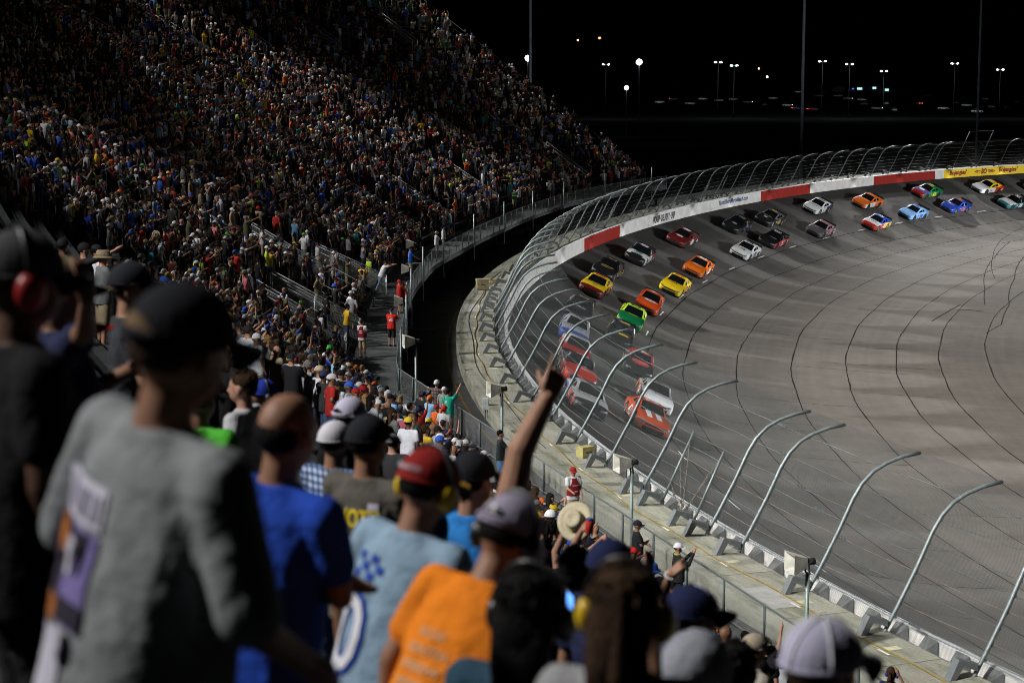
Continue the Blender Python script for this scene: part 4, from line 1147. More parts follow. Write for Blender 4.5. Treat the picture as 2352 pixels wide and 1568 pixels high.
for i, (x, y) in enumerate(lot_px):
    px, py = (2600 + x / 1.568) / 1.7414, y / 1.568 / 1.7414
    p = Vector(un(px, py + 3, ZG)); cn, c = PCOL[[0, 0, 1, 2, 3, 0, 1, 5, 0, 4, 1, 3][i % 12]]
    e = empty('parked_car', p, rng.choice([0, math.pi]) + rng.uniform(-.3, .3) + (math.pi / 2 if rng.random() < .6 else 0))
    where = 'left of the slim mast' if px < 1790 else 'right of the slim mast' if px < 2010 else 'under the lit campers' if px < 2100 else 'left of the right mast' if px < 2230 else 'right of the right mast'
    row = 'farther row' if y < 635 else 'nearer row'
    key = (cn, where, row); k = used_lab.get(key, 0); used_lab[key] = k + 1
    lab = '%s parked car, %s of the lot, %s' % (cn, row, where) + ('' if k == 0 else [', beside its like', ', third of these', ', fourth of these'][min(k - 1, 2)])
    tag(e, lab, 'car', 'cars parked in the dark lot')
    pm_ = mat('lotcar_' + cn, c, .25, .2, var=.05, coat=.6)
    with_mats(link_mesh('body', PB, e), [pm_]); link_mesh('windows', PW_, e); with_mats(link_mesh('roof', PR, e), [pm_])
    for wx in (-.84, .84):
        for wy in (-1.35, 1.4): o = link_mesh('wheel', PH, e); o.location = (wx, wy, .33)
    if i in (7, 9, 20, 31):
        for sx_ in (-.6, .6): o = link_mesh('tail_lamp', PL, e); o.location = (sx_, -2.2, .78)
    elif i in (3, 6, 13, 16):
        for sx_ in (-.6, .6): o = with_mats(link_mesh('headlamp', PL, e), [E_HEAD]) ; o.location = (sx_, 2.22, .66)
for i, (x, y, wd, lab) in enumerate(((1185, 540, 6, 'dark camper van left of the two lit ones'), (1300, 540, 8, 'camper van with teal lit window and blue lamp'), (1395, 535, 6, 'camper van with a slanting white strip lamp inside'), (1472, 548, 6, 'smallest camper van with a lit window'))):
    px, py = (2600 + x / 1.568) / 1.7414, (y + 40) / 1.568 / 1.7414
    p = Vector(un(px, py, ZG)); e = empty('camper_van', p, .1); tag(e, lab, 'camper van', 'camper vans in the lot')
    b = MB(); b.box((0, 0, 1.75), (wd, 2.3, 2.6)); b.box((-wd / 2 - .5, 0, 1.2), (1.2, 2.2, 1.5)); b.build('van_body', mat('van_white', (.10, .11, .11), .5), e)
    for k in (-1, 1): o = link_mesh('wheel', PH, e); o.location = (k * wd * .33, -1.1, .33); o.rotation_euler = (0, 0, math.pi / 2)
    if i: b = MB(); b.box((wd * .12, -1.17, 2.0), (wd * .36, .05, 1.3)); b.build('window', E_WIN, e)
    if i == 1: b = MB(); b.box((-wd * .35, -1.18, 1.9), (.5, .06, .4)); b.build('marker_lamp', E_BLUE, e)
# lamps of the lot light their surroundings
for (px, py), i in zip(LL, range(8)):
    if True:
        p = Vector(und(px, py, 700)); l = bpy.data.lights.new('lot_lamp_light', 'POINT'); l.energy = 12000; l.color = (.85, .95, 1); l.shadow_soft_size = .5
        o = bpy.data.objects.new('lot_lamp_light', l); COL.objects.link(o); o.location = p + Vector((0, -9, -1.5))
# ------------------------------------------------------------------ people
V3 = Vector
def capsule(b, p0, p1, r0, r1, n=12, m=0):
    p0, p1 = V3(p0), V3(p1); d = (p1 - p0)
    L_ = d.length
    if L_ < 1e-6: d = V3((0, 0, 1)); L_ = 1e-6
    d = d / L_; a = d.orthogonal().normalized(); c = d.cross(a); rings = []
    for t in (-80, -50, -20): rings.append((p0 + d * r0 * math.sin(R(t)), r0 * math.cos(R(t))))
    for k in (0, .5, 1): rings.append((p0.lerp(p1, k), r0 + (r1 - r0) * k))
    for t in (20, 50, 80): rings.append((p1 + d * r1 * math.sin(R(t)), r1 * math.cos(R(t))))
    b.loft([[q + (a * math.cos(2 * math.pi * k / n) + c * math.sin(2 * math.pi * k / n)) * r for k in range(n)] for q, r in rings], m)
def hand(b, wr, d, nrm, curls, size=1.0, spread=.0, thumb=(.75, .35)):
    """palm, four fingers of different lengths and a thumb; nrm = direction the palm faces; thumb on d x nrm side"""
    wr, d, nrm = V3(wr), V3(d).normalized(), V3(nrm)
    nrm = (nrm - d * nrm.dot(d)).normalized(); sd = d.cross(nrm)
    S = size
    offs = (.031, .011, -.010, -.030); lens = (.070, .079, .073, .058)
    for i in range(4):
        base = wr + sd * offs[i] * .75 * S + d * .012 * S; kn = wr + d * (.092 - .004 * abs(i - 1)) * S + sd * offs[i] * S
        capsule(b, base, kn, .0135 * S, .0115 * S, 8)
        f = (d + sd * (1.5 - i) * spread).normalized(); p = kn; c = curls[i]
        for k, fr in enumerate((.46, .30, .24)):
            ang = c * (.8, 1.0, .8)[k]
            f = (f * math.cos(ang) + nrm * math.sin(ang)).normalized()
            q = p + f * lens[i] * fr * S; capsule(b, p, q, (.0098 - .0011 * k) * S, (.0090 - .0013 * k) * S, 8); p = q
    tb = wr + d * .028 * S + sd * .026 * S; tdir = (d * thumb[0] + sd * (1 - thumb[0] * .6) + nrm * thumb[1]).normalized()
    t2 = tb + tdir * .040 * S; capsule(b, tb, t2, .0135 * S, .0115 * S, 8)
    tdir2 = (tdir + d * .4 + nrm * curls[4]).normalized(); capsule(b, t2, t2 + tdir2 * .034 * S, .0112 * S, .0090 * S, 8)
POSES = {
 'down': (((.245, -.03, 1.15), (.235, .06, .90)), ((-.245, -.03, 1.15), (-.235, .06, .90))),
 'crossed': (((.235, .06, 1.17), (-.02, .235, 1.19)), ((-.235, .06, 1.18), (.02, .23, 1.15))),
 'phone': (((.225, .20, 1.24), (.07, .37, 1.50)), ((-.225, .20, 1.24), (-.06, .37, 1.49))),
 'point': (((.245, .24, 1.50), (.235, .48, 1.62)), ((-.245, -.03, 1.15), (-.235, .06, .90))),
 'raise': (((.27, .06, 1.70), (.25, .12, 1.95)), ((-.245, -.03, 1.15), (-.235, .06, .90))),
 'clap': (((.235, .12, 1.20), (.045, .33, 1.30)), ((-.235, .12, 1.20), (-.045, .33, 1.30))),
 'hips': (((.36, -.08, 1.20), (.19, .07, 1.03)), ((-.36, -.08, 1.20), (-.19, .07, 1.03))),
 'both': (((.28, .06, 1.68), (.17, .12, 1.93)), ((-.28, .06, 1.68), (-.17, .12, 1.93))),
 'rail': (((.24, .20, 1.17), (.20, .44, 1.05)), ((-.24, .20, 1.17), (-.20, .44, 1.05))),
}
SH = .19
from mathutils import noise as mnoise
WR = [0]
def wrinkle(me, amp):
    # hanging folds: stretched ridged noise pushed along the normals
    WR[0] += 7.3
    n = len(me.vertices); co = np.empty(n * 3); me.vertices.foreach_get('co', co); co = co.reshape(-1, 3)
    no = np.empty(n * 3); me.vertices.foreach_get('normal', no); no = no.reshape(-1, 3); h = np.empty(n)
    for i in range(n):
        x, y, z = co[i]
        a = mnoise.noise(V3((x * 9 + z * 3.5 + WR[0], y * 9, z * 3.2))); b_ = mnoise.noise(V3((x * 5 - z * 8, y * 5 + WR[0], z * 9)))
        h[i] = (1 - abs(a) * 2.2) * .7 + (1 - abs(b_) * 2.4) * .5 - .6
    h *= np.clip((1.40 - co[:, 2]) / .12, .15, 1)
    co += no * (h * amp)[:, None]
    me.vertices.foreach_set('co', co.ravel()); me.update()
def human(arms, vox=.012, bulk=1.0, legs='shorts', sleeve=.62, faces=None, hands=None, female=False, long_sleeve=False, smooth_it=4, arm_k=1.0):
    """returns meshes: body (one surface), shirt, trousers, shoes. Faces +Y, feet at z 0, 1.75 m tall."""
    out = {}
    sh = SH * (0.9 if female else 1.0); bw = bulk
    b = MB()
    # head: cranium, jaw, nose, brow, ears, neck
    b.sphere((0, -.012, 1.645), (.081, .098, .100), 18, 12); b.sphere((0, .022, 1.585), (.064, .073, .078), 14, 10)
    b.sphere((0, .055, 1.545), (.030, .032, .026), 10, 8)
    capsule(b, (0, .088, 1.632), (0, .108, 1.595), .010, .015, 8); capsule(b, (-.035, .076, 1.652), (.035, .076, 1.652), .014, .014, 8); capsule(b, (-.020, .085, 1.560), (.020, .085, 1.560), .009, .009, 8)
    for sg in (-1, 1): b.sphere((sg * .084, -.012, 1.612), (.013, .026, .034), 10, 8); b.sphere((sg * .030, .080, 1.630), (.012, .010, .009), 8, 6)
    capsule(b, (0, -.030, 1.40), (0, -.012, 1.575), .060 * (bw ** .4), .054, 14)
    rings = [((0, -.005, .86), .155 * bw, .105 * bw), ((0, 0, 1.0), .150 * bw, .105 * bw), ((0, .002, 1.15), .155 * bw, .108 * bw), ((0, 0, 1.30), .172 * bw ** .7, .112), ((0, -.012, 1.40), .165, .090), ((0, -.022, 1.465), .085, .060)]
    b.loft([ell_ring(c, rx, ry, 20, 2.3) for c, rx, ry in rings])
    for i, (el, wr) in enumerate(arms):
        sg = 1 if i == 0 else -1
        s0 = V3((sg * sh, -.012, 1.415)); el, wr = V3(el), V3(wr)
        k = .85 if female else arm_k
        capsule(b, s0, el, .052 * k * bw ** .3, .040 * k, 12); capsule(b, el, wr, .041 * k, .027 * k, 12)
        fd = (wr - el).normalized()
        hs = hands[i] if hands else None
        if hs: hand(b, wr, hs.get('d', fd), hs['n'], hs['c'], hs.get('s', 1.0), hs.get('spread', .06), hs.get('thumb', (.75, .35)))
        else:
            capsule(b, wr, wr + fd * .075, .030, .036, 10); capsule(b, wr + fd * .07, wr + fd * .15, .032, .018, 10)
    for sg in (-1, 1):
        capsule(b, (sg * .090, 0, .90), (sg * .102, .012, .50), .088 * bw ** .6, .058, 14); capsule(b, (sg * .102, .012, .50), (sg * .108, -.015, .10), .058, .038, 12); capsule(b, (sg * .112, -.04, .045), (sg * .118, .10, .035), .038, .030, 10)
    out['body'] = b
    # shirt
    t = .014
    b = MB()
    rings = [((0, -.004, .80), (.178 * bw + t), (.128 * bw + t)), ((0, 0, .95), .170 * bw + t, .122 * bw + t), ((0, .004, 1.12), .166 * bw + t, .118 * bw + t), ((0, .002, 1.28), .178 * bw ** .7 + t, .120 + t), ((0, -.010, 1.385), .176 + t * .6, .098 + t * .5), ((0, -.018, 1.44), .128, .074), ((0, -.020, 1.478), .080, .066)]
    b.loft([ell_ring(c, rx, ry, 22, 2.4) for c, rx, ry in rings])
    for i, (el, wr) in enumerate(arms):
        sg = 1 if i == 0 else -1
        s0 = V3((sg * sh, -.012, 1.412)); el, wr = V3(el), V3(wr)
        capsule(b, V3((sg * .11, -.012, 1.41)), s0, .066, .066, 12)
        e2 = s0.lerp(el, 1.0 if long_sleeve else sleeve)
        capsule(b, s0, e2, .068 * bw ** .3, .066 if not long_sleeve else .052, 14)
        if long_sleeve: capsule(b, el, el.lerp(wr, .92), .052, .040, 12)
    out['shirt'] = b
    b = MB()
    b.loft([ell_ring(c, rx, ry, 20, 2.3) for c, rx, ry in [((0, -.004, .80), .172 * bw, .122 * bw), ((0, -.002, .90), .168 * bw, .120 * bw), ((0, 0, .98), .160 * bw, .112 * bw)]])
    for sg in (-1, 1):
        capsule(b, (sg * .088, 0, .86), (sg * .106, .012, .50 if legs != 'shorts' else .46), .102 * bw ** .6, .072 if legs != 'shorts' else .088, 14)
        if legs != 'shorts': capsule(b, (sg * .106, .012, .50), (sg * .110, -.012, .09), .072, .060, 12)
    out['trousers'] = b
    b = MB()
    for sg in (-1, 1): capsule(b, (sg * .113, -.045, .050), (sg * .120, .115, .042), .048, .040, 12); b.box((sg * .117, .03, .012), (.085, .26, .024))
    out['shoes'] = b
    res = {}
    for k, mb in out.items():
        vx = vox if k != 'shoes' else max(vox, .014)
        me = remeshed(mb, 'person_' + k, vx, [], smooth_it if k != 'body' else max(1, smooth_it // 2))
        if k in ('shirt', 'trousers') and not faces: wrinkle(me, .0055 if k == 'shirt' else .006)
        if faces:
            tgt = faces[k]; n = len(me.polygons)
            if n > tgt:
                o = link_mesh('tmp', me); de = o.modifiers.new('d', 'DECIMATE'); de.ratio = max(.004, tgt / n / 1.6)
                m2 = eval_mesh(o, 'person_' + k); bpy.data.objects.remove(o); bpy.data.meshes.remove(me); me = m2
                me.polygons.foreach_set('use_smooth', [True] * len(me.polygons))
        res[k] = me
    return res

# headwear and hair, in the same head space
def dome(b, c, r, zcut, nu=18, nv=6, m=0, m_front=None, thick=.004):
    P = []
    for j in range(nv + 1):
        ph = math.pi / 2 * j / nv
        P.append([(c[0] + r[0] * math.sin(ph) * math.cos(2 * math.pi * i / nu), c[1] + r[1] * math.sin(ph) * math.sin(2 * math.pi * i / nu), zcut + r[2] * math.cos(ph)) for i in range(nu + 1)])
    vs = [p for row in P for p in row]; n = nu + 1
    for j in range(nv):
        for i in range(nu):
            f = [vs[j * n + i], vs[(j + 1) * n + i], vs[(j + 1) * n + i + 1], vs[j * n + i + 1]]
            a = (i + .5) / nu * 360
            b.quad(*f, m_front if (m_front is not None and 45 < a < 135) else m)
    # rolled lower edge
    b.tube([(c[0] + r[0] * .99 * math.cos(t), c[1] + r[1] * .99 * math.sin(t), zcut) for t in np.linspace(0, 2 * math.pi, nu + 1)], .006, 5, m)
def cap_mb(back=False, m_front=None, opening=False, res=18):
    b = MB(); sg = -1 if back else 1
    dome(b, (0, -.006, 0), (.099, .116, .112), 1.650, res, max(5, res // 3), 0, m_front)
    P0, P1 = [], []
    for a in np.linspace(-62, 62, 11):
        x = .098 * math.sin(R(a)); y = -.006 + .112 * math.cos(R(a)); o_ = .085 * max(0, math.cos(R(a * 1.32))) ** .6
        row = [(x * (1 + .10 * k), sg * (y + o_ * k) if not back else -(y + o_ * k) - .012, 1.652 - .004 - .018 * k - .030 * k * (a / 62) ** 2) for k in (0, .35, .7, 1)]
        P0.append(row); P1.append([(p[0], p[1], p[2] - .006) for p in row])
    b.grid(P0, 1, None, back); b.grid(P1, 1, None, not back)
    for e_ in (0, -1): pass
    b.grid([[p[-1], q[-1]] for p, q in zip(P0, P1)], 1)
    b.sphere((0, -.006, 1.764), (.009, .009, .006), 8, 5, 1)
    if opening:   # gap and strap on the plain side
        yy = -sg
        P = []
        for a in np.linspace(-32, 32, 7):
            P.append([(1.015 * .099 * math.sin(R(a)) * q, yy * (.118 * math.cos(R(a)) * q + .001) - .006, 1.660 + h * math.cos(R(a * 2.6))) for h, q in ((0.0, 1.0), (.022, .998), (.043, .965))])
        b.grid(P, 2, None, yy > 0)
        b.tube([(.102 * math.sin(R(a)), yy * .120 * math.cos(R(a)) - .006, 1.664) for a in np.linspace(-40, 40, 9)], .008, 6, 0)
    return b
def hair_mb(style):
    b = MB(); rr = random.Random(3)
    if style == 'under':
        b.sphere((0, -.022, 1.632), (.0850, .092, .066), 16, 10); return b
    b.sphere((0, -.024, 1.668), (.088, .100, .092), 16, 10)
    if style == 'long':
        b.sphere((0, -.055, 1.60), (.088, .075, .12), 14, 10); b.loft([ell_ring((0, -.075, z), rx, ry, 14) for z, rx, ry in ((1.62, .080, .050), (1.50, .088, .048), (1.38, .078, .040), (1.27, .045, .026))])
    elif style == 'tail':
        b.sphere((0, -.040, 1.64), (.084, .085, .10), 14, 10); b.sphere((0, -.125, 1.675), (.03, .03, .03), 10, 8)
        for k in range(7):
            x0 = rr.uniform(-.03, .03); capsule(b, (x0 * .3, -.125, 1.675), (x0, -.165 + rr.uniform(-.02, .01), 1.56), .020, .022, 8); capsule(b, (x0, -.165, 1.56), (x0 * 1.6 + rr.uniform(-.01, .01), -.165, 1.40 + rr.uniform(-.05, .03)), .022, .010, 8)
    else:
        b.sphere((0, -.070, 1.625), (.072, .045, .062), 12, 8)
    for k in range(40):
        a = rr.uniform(0, 2 * math.pi); e_ = rr.uniform(.15, 1.4); p = V3((.082 * math.cos(a) * math.cos(e_), -.024 + .096 * math.sin(a) * math.cos(e_), 1.672 + .090 * math.sin(e_)))
        if p.y > .055 and p.z < 1.70: continue
        q = p + (p - V3((0, -.02, 1.66))).normalized() * .004 + V3((rr.uniform(-.02, .02), rr.uniform(-.02, .02), -.012)); capsule(b, p, q, .011, .006, 6)
    return b
def hat_mb(brim, crown_r, crown_h, droop, zc=1.66, dent=False):
    b = MB(); nu = 24; P = []
    prof = [(0, crown_h * (.80 if dent else .97)), (crown_r * .45, crown_h * (.86 if dent else 1.0)), (crown_r * .80, crown_h * .98), (crown_r * .97, crown_h * .80), (crown_r, crown_h * .1), (crown_r * 1.04, 0), (crown_r + (brim - crown_r) * .5, -droop * .5), (brim, -droop), (brim, -droop - .006), (crown_r + (brim - crown_r) * .5, -droop * .5 - .006), (crown_r * .98, -.006)]
    for r_, z in prof: P.append([(r_ * math.cos(2 * math.pi * i / nu), r_ * 1.18 * math.sin(2 * math.pi * i / nu) - .006, zc + z + (.03 * abs(math.cos(2 * math.pi * i / nu)) ** 3 if dent and r_ > crown_r * 1.1 else 0)) for i in range(nu + 1)])
    b.grid(P, 0, None, True)
    b.tube([(crown_r * 1.01 * math.cos(t), crown_r * 1.19 * math.sin(t) - .006, zc + .016) for t in np.linspace(0, 2 * math.pi, 25)], .012, 6, 1)
    return b
def muffs_mb(sg=1):
    b = MB()
    b.sphere((sg * .103, -.008, 1.612), (.030, .040, .050), 14, 10, 0); b.tube([(sg * .083, -.008, 1.612), (sg * .095, -.008, 1.612)], .038, 14, 1)
    return b
def muff_band_mb():
    b = MB(); b.tube([(0.110 * math.cos(t), -.012, 1.63 + .142 * math.sin(t)) for t in np.linspace(.12, math.pi - .12, 15)], .0085, 6, 0); return b

SKINS = [(.33, .175, .112), (.27, .135, .082), (.37, .20, .14), (.20, .10, .06), (.085, .040, .024)]
M_SKIN = [None] * 5
for i, c in enumerate(SKINS):
    m = mat('skin_%s' % ['fair', 'tan', 'pale', 'olive', 'brown'][i], c, .55, var=.10, scale=14, bump=.06, spec=.35); M_SKIN[i] = m
M_TINT = tint_mat('dyed_cloth', 'OBJECT', .9, .35)
M_TINTH = tint_mat('hat_cloth', 'OBJECT', .8, .0, var=.06)
M_SHOE = mat('shoe_leather', (.06, .06, .062), .7, var=.4)
M_HAIRS = {k: mat('hair_' + k, c, .8, var=.45, scale=30, bump=.4, bscale=60, spec=.12) for k, c in dict(brown=(.035, .018, .009), black=(.004, .0035, .0035), blond=(.20, .12, .045), grey=(.17, .16, .15)).items()}
M_TINTC = tint_mat('crowd_cloth', 'ATTR', .88, 0.0)
def setmats(me, mats):
    me.materials.clear()
    for m in mats: me.materials.append(m)
    return me
# ------------------------------------------------------------------ spectators close to the camera
CLOTH = {}
def cloth(name, col, bump=.5, rough=.9, var=.10, bscale=11):
    if name not in CLOTH: CLOTH[name] = mat('cloth_' + name, col, rough, var=var, scale=4, bump=bump, spec=.2, bscale=bscale)
    return CLOTH[name]
def plaid(name, c0, c1, c2, sc=26):
    m = bpy.data.materials.new('plaid_' + name); nt, N, L, B = nodes_of(m)
    tc = N.new('ShaderNodeTexCoord'); sp = N.new('ShaderNodeSeparateXYZ'); L.new(tc.outputs['Object'], sp.inputs[0])
    def band(o, k):
        a = N.new('ShaderNodeMath'); a.operation = 'MULTIPLY'; a.inputs[1].default_value = k; L.new(o, a.inputs[0])
        f = N.new('ShaderNodeMath'); f.operation = 'FRACT'; L.new(a.outputs[0], f.inputs[0]); g_ = N.new('ShaderNodeMath'); g_.operation = 'GREATER_THAN'; g_.inputs[1].default_value = .5; L.new(f.outputs[0], g_.inputs[0]); return g_.outputs[0]
    ax = N.new('ShaderNodeMath'); ax.operation = 'ADD'; L.new(sp.outputs[0], ax.inputs[0]); L.new(sp.outputs[1], ax.inputs[1])
    h, v = band(sp.outputs[2], sc), band(ax.outputs[0], sc)
    ad = N.new('ShaderNodeMath'); ad.operation = 'ADD'; L.new(h, ad.inputs[0]); L.new(v, ad.inputs[1])
    cr = N.new('ShaderNodeValToRGB'); cr.color_ramp.interpolation = 'CONSTANT'; e = cr.color_ramp.elements
    e[0].color = (*c0, 1); e[1].position = .34; e[1].color = (*c1, 1); x = cr.color_ramp.elements.new(.8); x.color = (*c2, 1)
    hf = N.new('ShaderNodeMath'); hf.operation = 'MULTIPLY'; hf.inputs[1].default_value = .5; L.new(ad.outputs[0], hf.inputs[0]); L.new(hf.outputs[0], cr.inputs[0])
    L.new(cr.outputs[0], B.inputs['Base Color']); B.inputs['Roughness'].default_value = .9
    return m
M_DENIM = cloth('denim', (.035, .055, .10)); M_KHAKI = cloth('khaki', (.30, .24, .15)); M_DKSHORT = cloth('dark_shorts', (.014, .014, .016))
M_CAPDK = cloth('navy_black_cap', (.012, .013, .018), .1); M_YEL = mat('yellow_muff', (.62, .40, .01), .4, var=.08, coat=.2); M_BLKP = mat('black_plastic', (.010, .010, .011), .35, var=.05); M_REDM = mat('red_muff', (.30, .012, .012), .4, var=.05)
SHIRT_BVH = {}
def face_rot(phi): return -R(phi)
def person(name_label, head_px, depth, phi, arms='down', scale=1.0, shirt=None, trousers=None, skin=0, legs='jeans', bulk=1.0, vox=.013, head=None, hands=None, lean=(0, 0), long_sleeve=False, female=False, feet=None, group='people standing closest in the stand', faces=None, sleeve=.62, cat='person', arm_k=1.0):
    """head = list of (part name, mesh builder, [materials])"""
    A = POSES[arms] if isinstance(arms, str) else arms
    h = human(A, vox, bulk, legs, sleeve, faces, hands, female, long_sleeve, arm_k=arm_k)
    setmats(h['body'], [M_SKIN[skin]])
    o = link_mesh('person', h['body']); tag(o, name_label, cat, group)
    M = Matrix.Rotation(face_rot(phi), 4, 'Z') @ Matrix.Rotation(R(-lean[0]), 4, 'X') @ Matrix.Rotation(R(lean[1]), 4, 'Y') @ Matrix.Scale(scale, 4)
    if feet is not None: M.translation = V3(feet)
    else: M.translation = V3(und(head_px[0], head_px[1], depth)) - M @ V3((0, 0, 1.635))
    o.matrix_world = M
    s_ = link_mesh('shirt', setmats(h['shirt'], [shirt]), o)
    link_mesh('trousers', setmats(h['trousers'], [trousers or M_DENIM]), o)
    link_mesh('shoes', setmats(h['shoes'], [M_SHOE]), o)
    for nm, mb, mats in (head or []):
        link_mesh(nm, mb.mesh('headwear_' + nm, mats, True), o)
    return o, s_
def back_decal(o, sh, v, f, xc, zc, material, name='shirt_print', lift=.006, front=False):
    me = sh.data
    bv = BVHTree.FromPolygons([p.co[:] for p in me.vertices], [p.vertices[:] for p in me.polygons])
    sg = 1 if front else -1
    pts = []
    for x, y in v:
        X, Z = (xc - x if front else xc + x), zc + y
        hh = bv.ray_cast(V3((X, sg * 2, Z)), V3((0, -sg, 0))); yy = hh[0].y if hh[0] is not None else sg * .06
        pts.append((X, yy + sg * lift, Z))
    b = MB(); b.add(pts, f); ob = b.build(name, material, o, True); return ob
def txt(s, w_, h_=None, bold=.02, shear=0, sub=1):
    v, f = text_tris(s, 1.0, bold, shear); v = fit2d(v, w_, h_); return subdiv_tri(v, f, sub)
def cap(dome_m, brim_m=None, back=False, front_m=None, opening=False, gap_m=None):
    mats = [dome_m, brim_m or dome_m, gap_m or M_BLKP] + ([front_m] if front_m else [])
    return ('cap', cap_mb(back, 3 if front_m else None, opening, 24), mats)
def muffs(m, band=None): return [('ear_muff', muffs_mb(1), [m, M_BLKP]), ('ear_muff', muffs_mb(-1), [m, M_BLKP]), ('headband', muff_band_mb(), [band or M_BLKP])]
def hair(style, c): return ('hair', hair_mb(style), [M_HAIRS[c]])
def arm_px(head_px, depth, phi, scale, e_px, w_px, d_px, side=1, far=True):
    """right or left arm bent so that elbow, wrist and finger direction lie where they are seen"""
    M = Matrix.Rotation(face_rot(phi), 4, 'Z') @ Matrix.Scale(scale, 4); M.translation = V3(und(head_px[0], head_px[1], depth)) - M @ V3((0, 0, 1.635)); I = M.inverted()
    def near(px, origin, L_):
        best = None
        for d in np.arange(depth - .9, depth + .9, .01):
            q = I @ V3(und(px[0], px[1], d)); e_ = abs((q - origin).length - L_) + (0 if far else .0)
            if best is None or e_ < best[0] - .004: best = (e_, q, d)
        return best[1], best[2]
    sh = V3((side * SH, -.012, 1.415)); el, de = near(e_px, sh, .29); wr, dw = near(w_px, el, .26)
    tip = I @ V3(und(d_px[0], d_px[1], dw))
    return (tuple(el), tuple(wr)), tuple((tip - wr).normalized())
DN_R, DN_L = POSES['down']

# grey shirt with the dark cap, largest
C_GREY = cloth('grey_tee', (.235, .245, .255))
o, s_ = person('big blurred man in grey shirt and dark cap, printed back, nearest the camera', (420, 790), 4.05, 46, (((.31, .02, 1.16), (.22, .25, 1.02)), ((-.30, -.02, 1.15), (-.20, .20, 1.0))), 1.04, C_GREY, M_DKSHORT, 1, bulk=1.22, head=[cap(M_CAPDK, M_CAPDK, opening=True, gap_m=cloth('cap_gap_tan', (.20, .13, .07), .1)), hair('under', 'brown')], sleeve=.92, lean=(5, 8))
W_ = cloth('print_white', (.55, .53, .62), .2); PU = cloth('print_purple', (.20, .16, .38), .2); DKP = cloth('print_dark', (.03, .025, .04), .2); ORP = cloth('print_orange', (.35, .12, .03), .2)
for (w2, h2, xc, zc, m_) in ((.20, .085, -.10, 1.30, W_), (.20, .20, -.10, 1.15, PU), (.07, .13, -.14, 1.16, DKP), (.06, .05, -.13, 1.07, ORP), (.05, .05, -.05, 1.22, DKP), (.10, .05, -.05, 1.08, DKP), (.13, .20, -.11, .93, W_)):
    v, f = rect2d(w2, h2, 8, 8); back_decal(o, s_, v, f, xc, zc, m_, lift=.006 + (.003 if m_ in (DKP, ORP) else 0))
for k in range(9):
    v, f = ellipse2d(rng.uniform(.012, .03), rng.uniform(.010, .035), 12); back_decal(o, s_, v, f, -.10 + rng.uniform(-.07, .07), rng.uniform(1.02, 1.25), [W_, DKP, ORP, DKP][k % 4], lift=.011 + .001 * k)
for k in range(3):
    v, f = rect2d(.05, .055, 4, 4); back_decal(o, s_, v, f, -.16 + .06 * k, 1.30, cloth('print_grey', (.30, .28, .36), .2), lift=.010)
# dark figure filling the left edge
o, s_ = person('dark figure in black clothes and cap with red ear muffs at the left frame edge', (52, 640), 5.2, 62, 'down', 1.04, cloth('jet_black_tee', (.003, .003, .0035)), M_DKSHORT, 4, bulk=1.25, head=[cap(cloth('charcoal_cap', (.05, .05, .055), .1), M_CAPDK)] + muffs(M_REDM))
a_, hd_ = arm_px((140, 662), 7.6, 72, 1.0, (196, 760), (200, 690), (190, 610))
o, s_ = person('man in tan visored cap shading his eyes with a raised hand', (140, 662), 7.6, 72, (a_, ((-.23, .14, 1.20), (-.05, .26, 1.30))), 1.0, cloth('navy_tee', (.012, .016, .05)), None, 3, head=[cap(cloth('tan_cap', (.24, .19, .10), .1)), hair('under', 'black')], vox=.010, hands=[dict(n=(-.6, -.3, 0), c=(.3, .3, .3, .35, .3), d=hd_), None])
o, s_ = person('blurred man in bright red cap and blue plaid shirt', (158, 748), 8.6, 84, 'crossed', 1.02, plaid('blue_white', (.03, .07, .20), (.10, .17, .33), (.33, .42, .55), 13), M_DENIM, 1, head=[cap(cloth('red_cap', (.42, .010, .008), .1)), hair('under', 'brown')])
o, s_ = person('man in black cap and charcoal shirt left of the big grey shirt', (302, 655), 10.6, 80, 'crossed', 1.03, cloth('charcoal_tee', (.030, .032, .038)), None, 0, head=[cap(M_CAPDK), hair('under', 'brown')])
o, s_ = person('man in bright green shirt mostly hidden behind the grey shirt', (462, 915), 11.5, 30, 'down', 1.0, cloth('bright_green_tee', (.06, .34, .03)), None, 1, head=[cap(M_CAPDK), hair('under', 'black')])
o, s_ = person('young man in pale grey shirt turned left, brown hair, arms bent', (556, 886), 14.2, -72, 'hips', 1.0, cloth('pale_grey_tee', (.36, .36, .38)), None, 2, head=[hair('short', 'brown')])
o, s_ = person('person in royal blue cap with black headset band beside brown haired man', (607, 905), 16.0, 55, 'down', 1.0, cloth('black_tee', (.008, .008, .009)), None, 1, head=[cap(cloth('royal_cap', (.015, .035, .30), .1))] + muffs(M_BLKP))
o, s_ = person('bald man in plain royal blue shirt seen from behind', (664, 985), 6.2, 38, 'crossed', 1.04, cloth('royal_tee', (.012, .055, .38)), None, 1, bulk=1.08, lean=(5, 6), head=[('hair', (lambda b: (b.sphere((0, -.030, 1.625), (.081, .084, .070), 16, 10), b)[1])(MB()), [M_HAIRS['black']])])
o, s_ = person('person in white cap with open back strap, left of the black capped head', (806, 955), 12.6, 42, 'down', 1.0, cloth('black_tee', (.008, .008, .009)), None, 1, head=[cap(cloth('lavender_white_cap', (.46, .44, .56), .1), opening=True), hair('under', 'black')])
o, s_ = person('man in white cap and navy white plaid shirt behind the bald man', (770, 1012), 12.4, 35, 'crossed', 1.02, plaid('navy_white', (.02, .04, .12), (.10, .16, .30), (.42, .48, .58), 24), None, 1, head=[cap(cloth('white_cap', (.55, .53, .58), .1)), hair('under', 'black')])
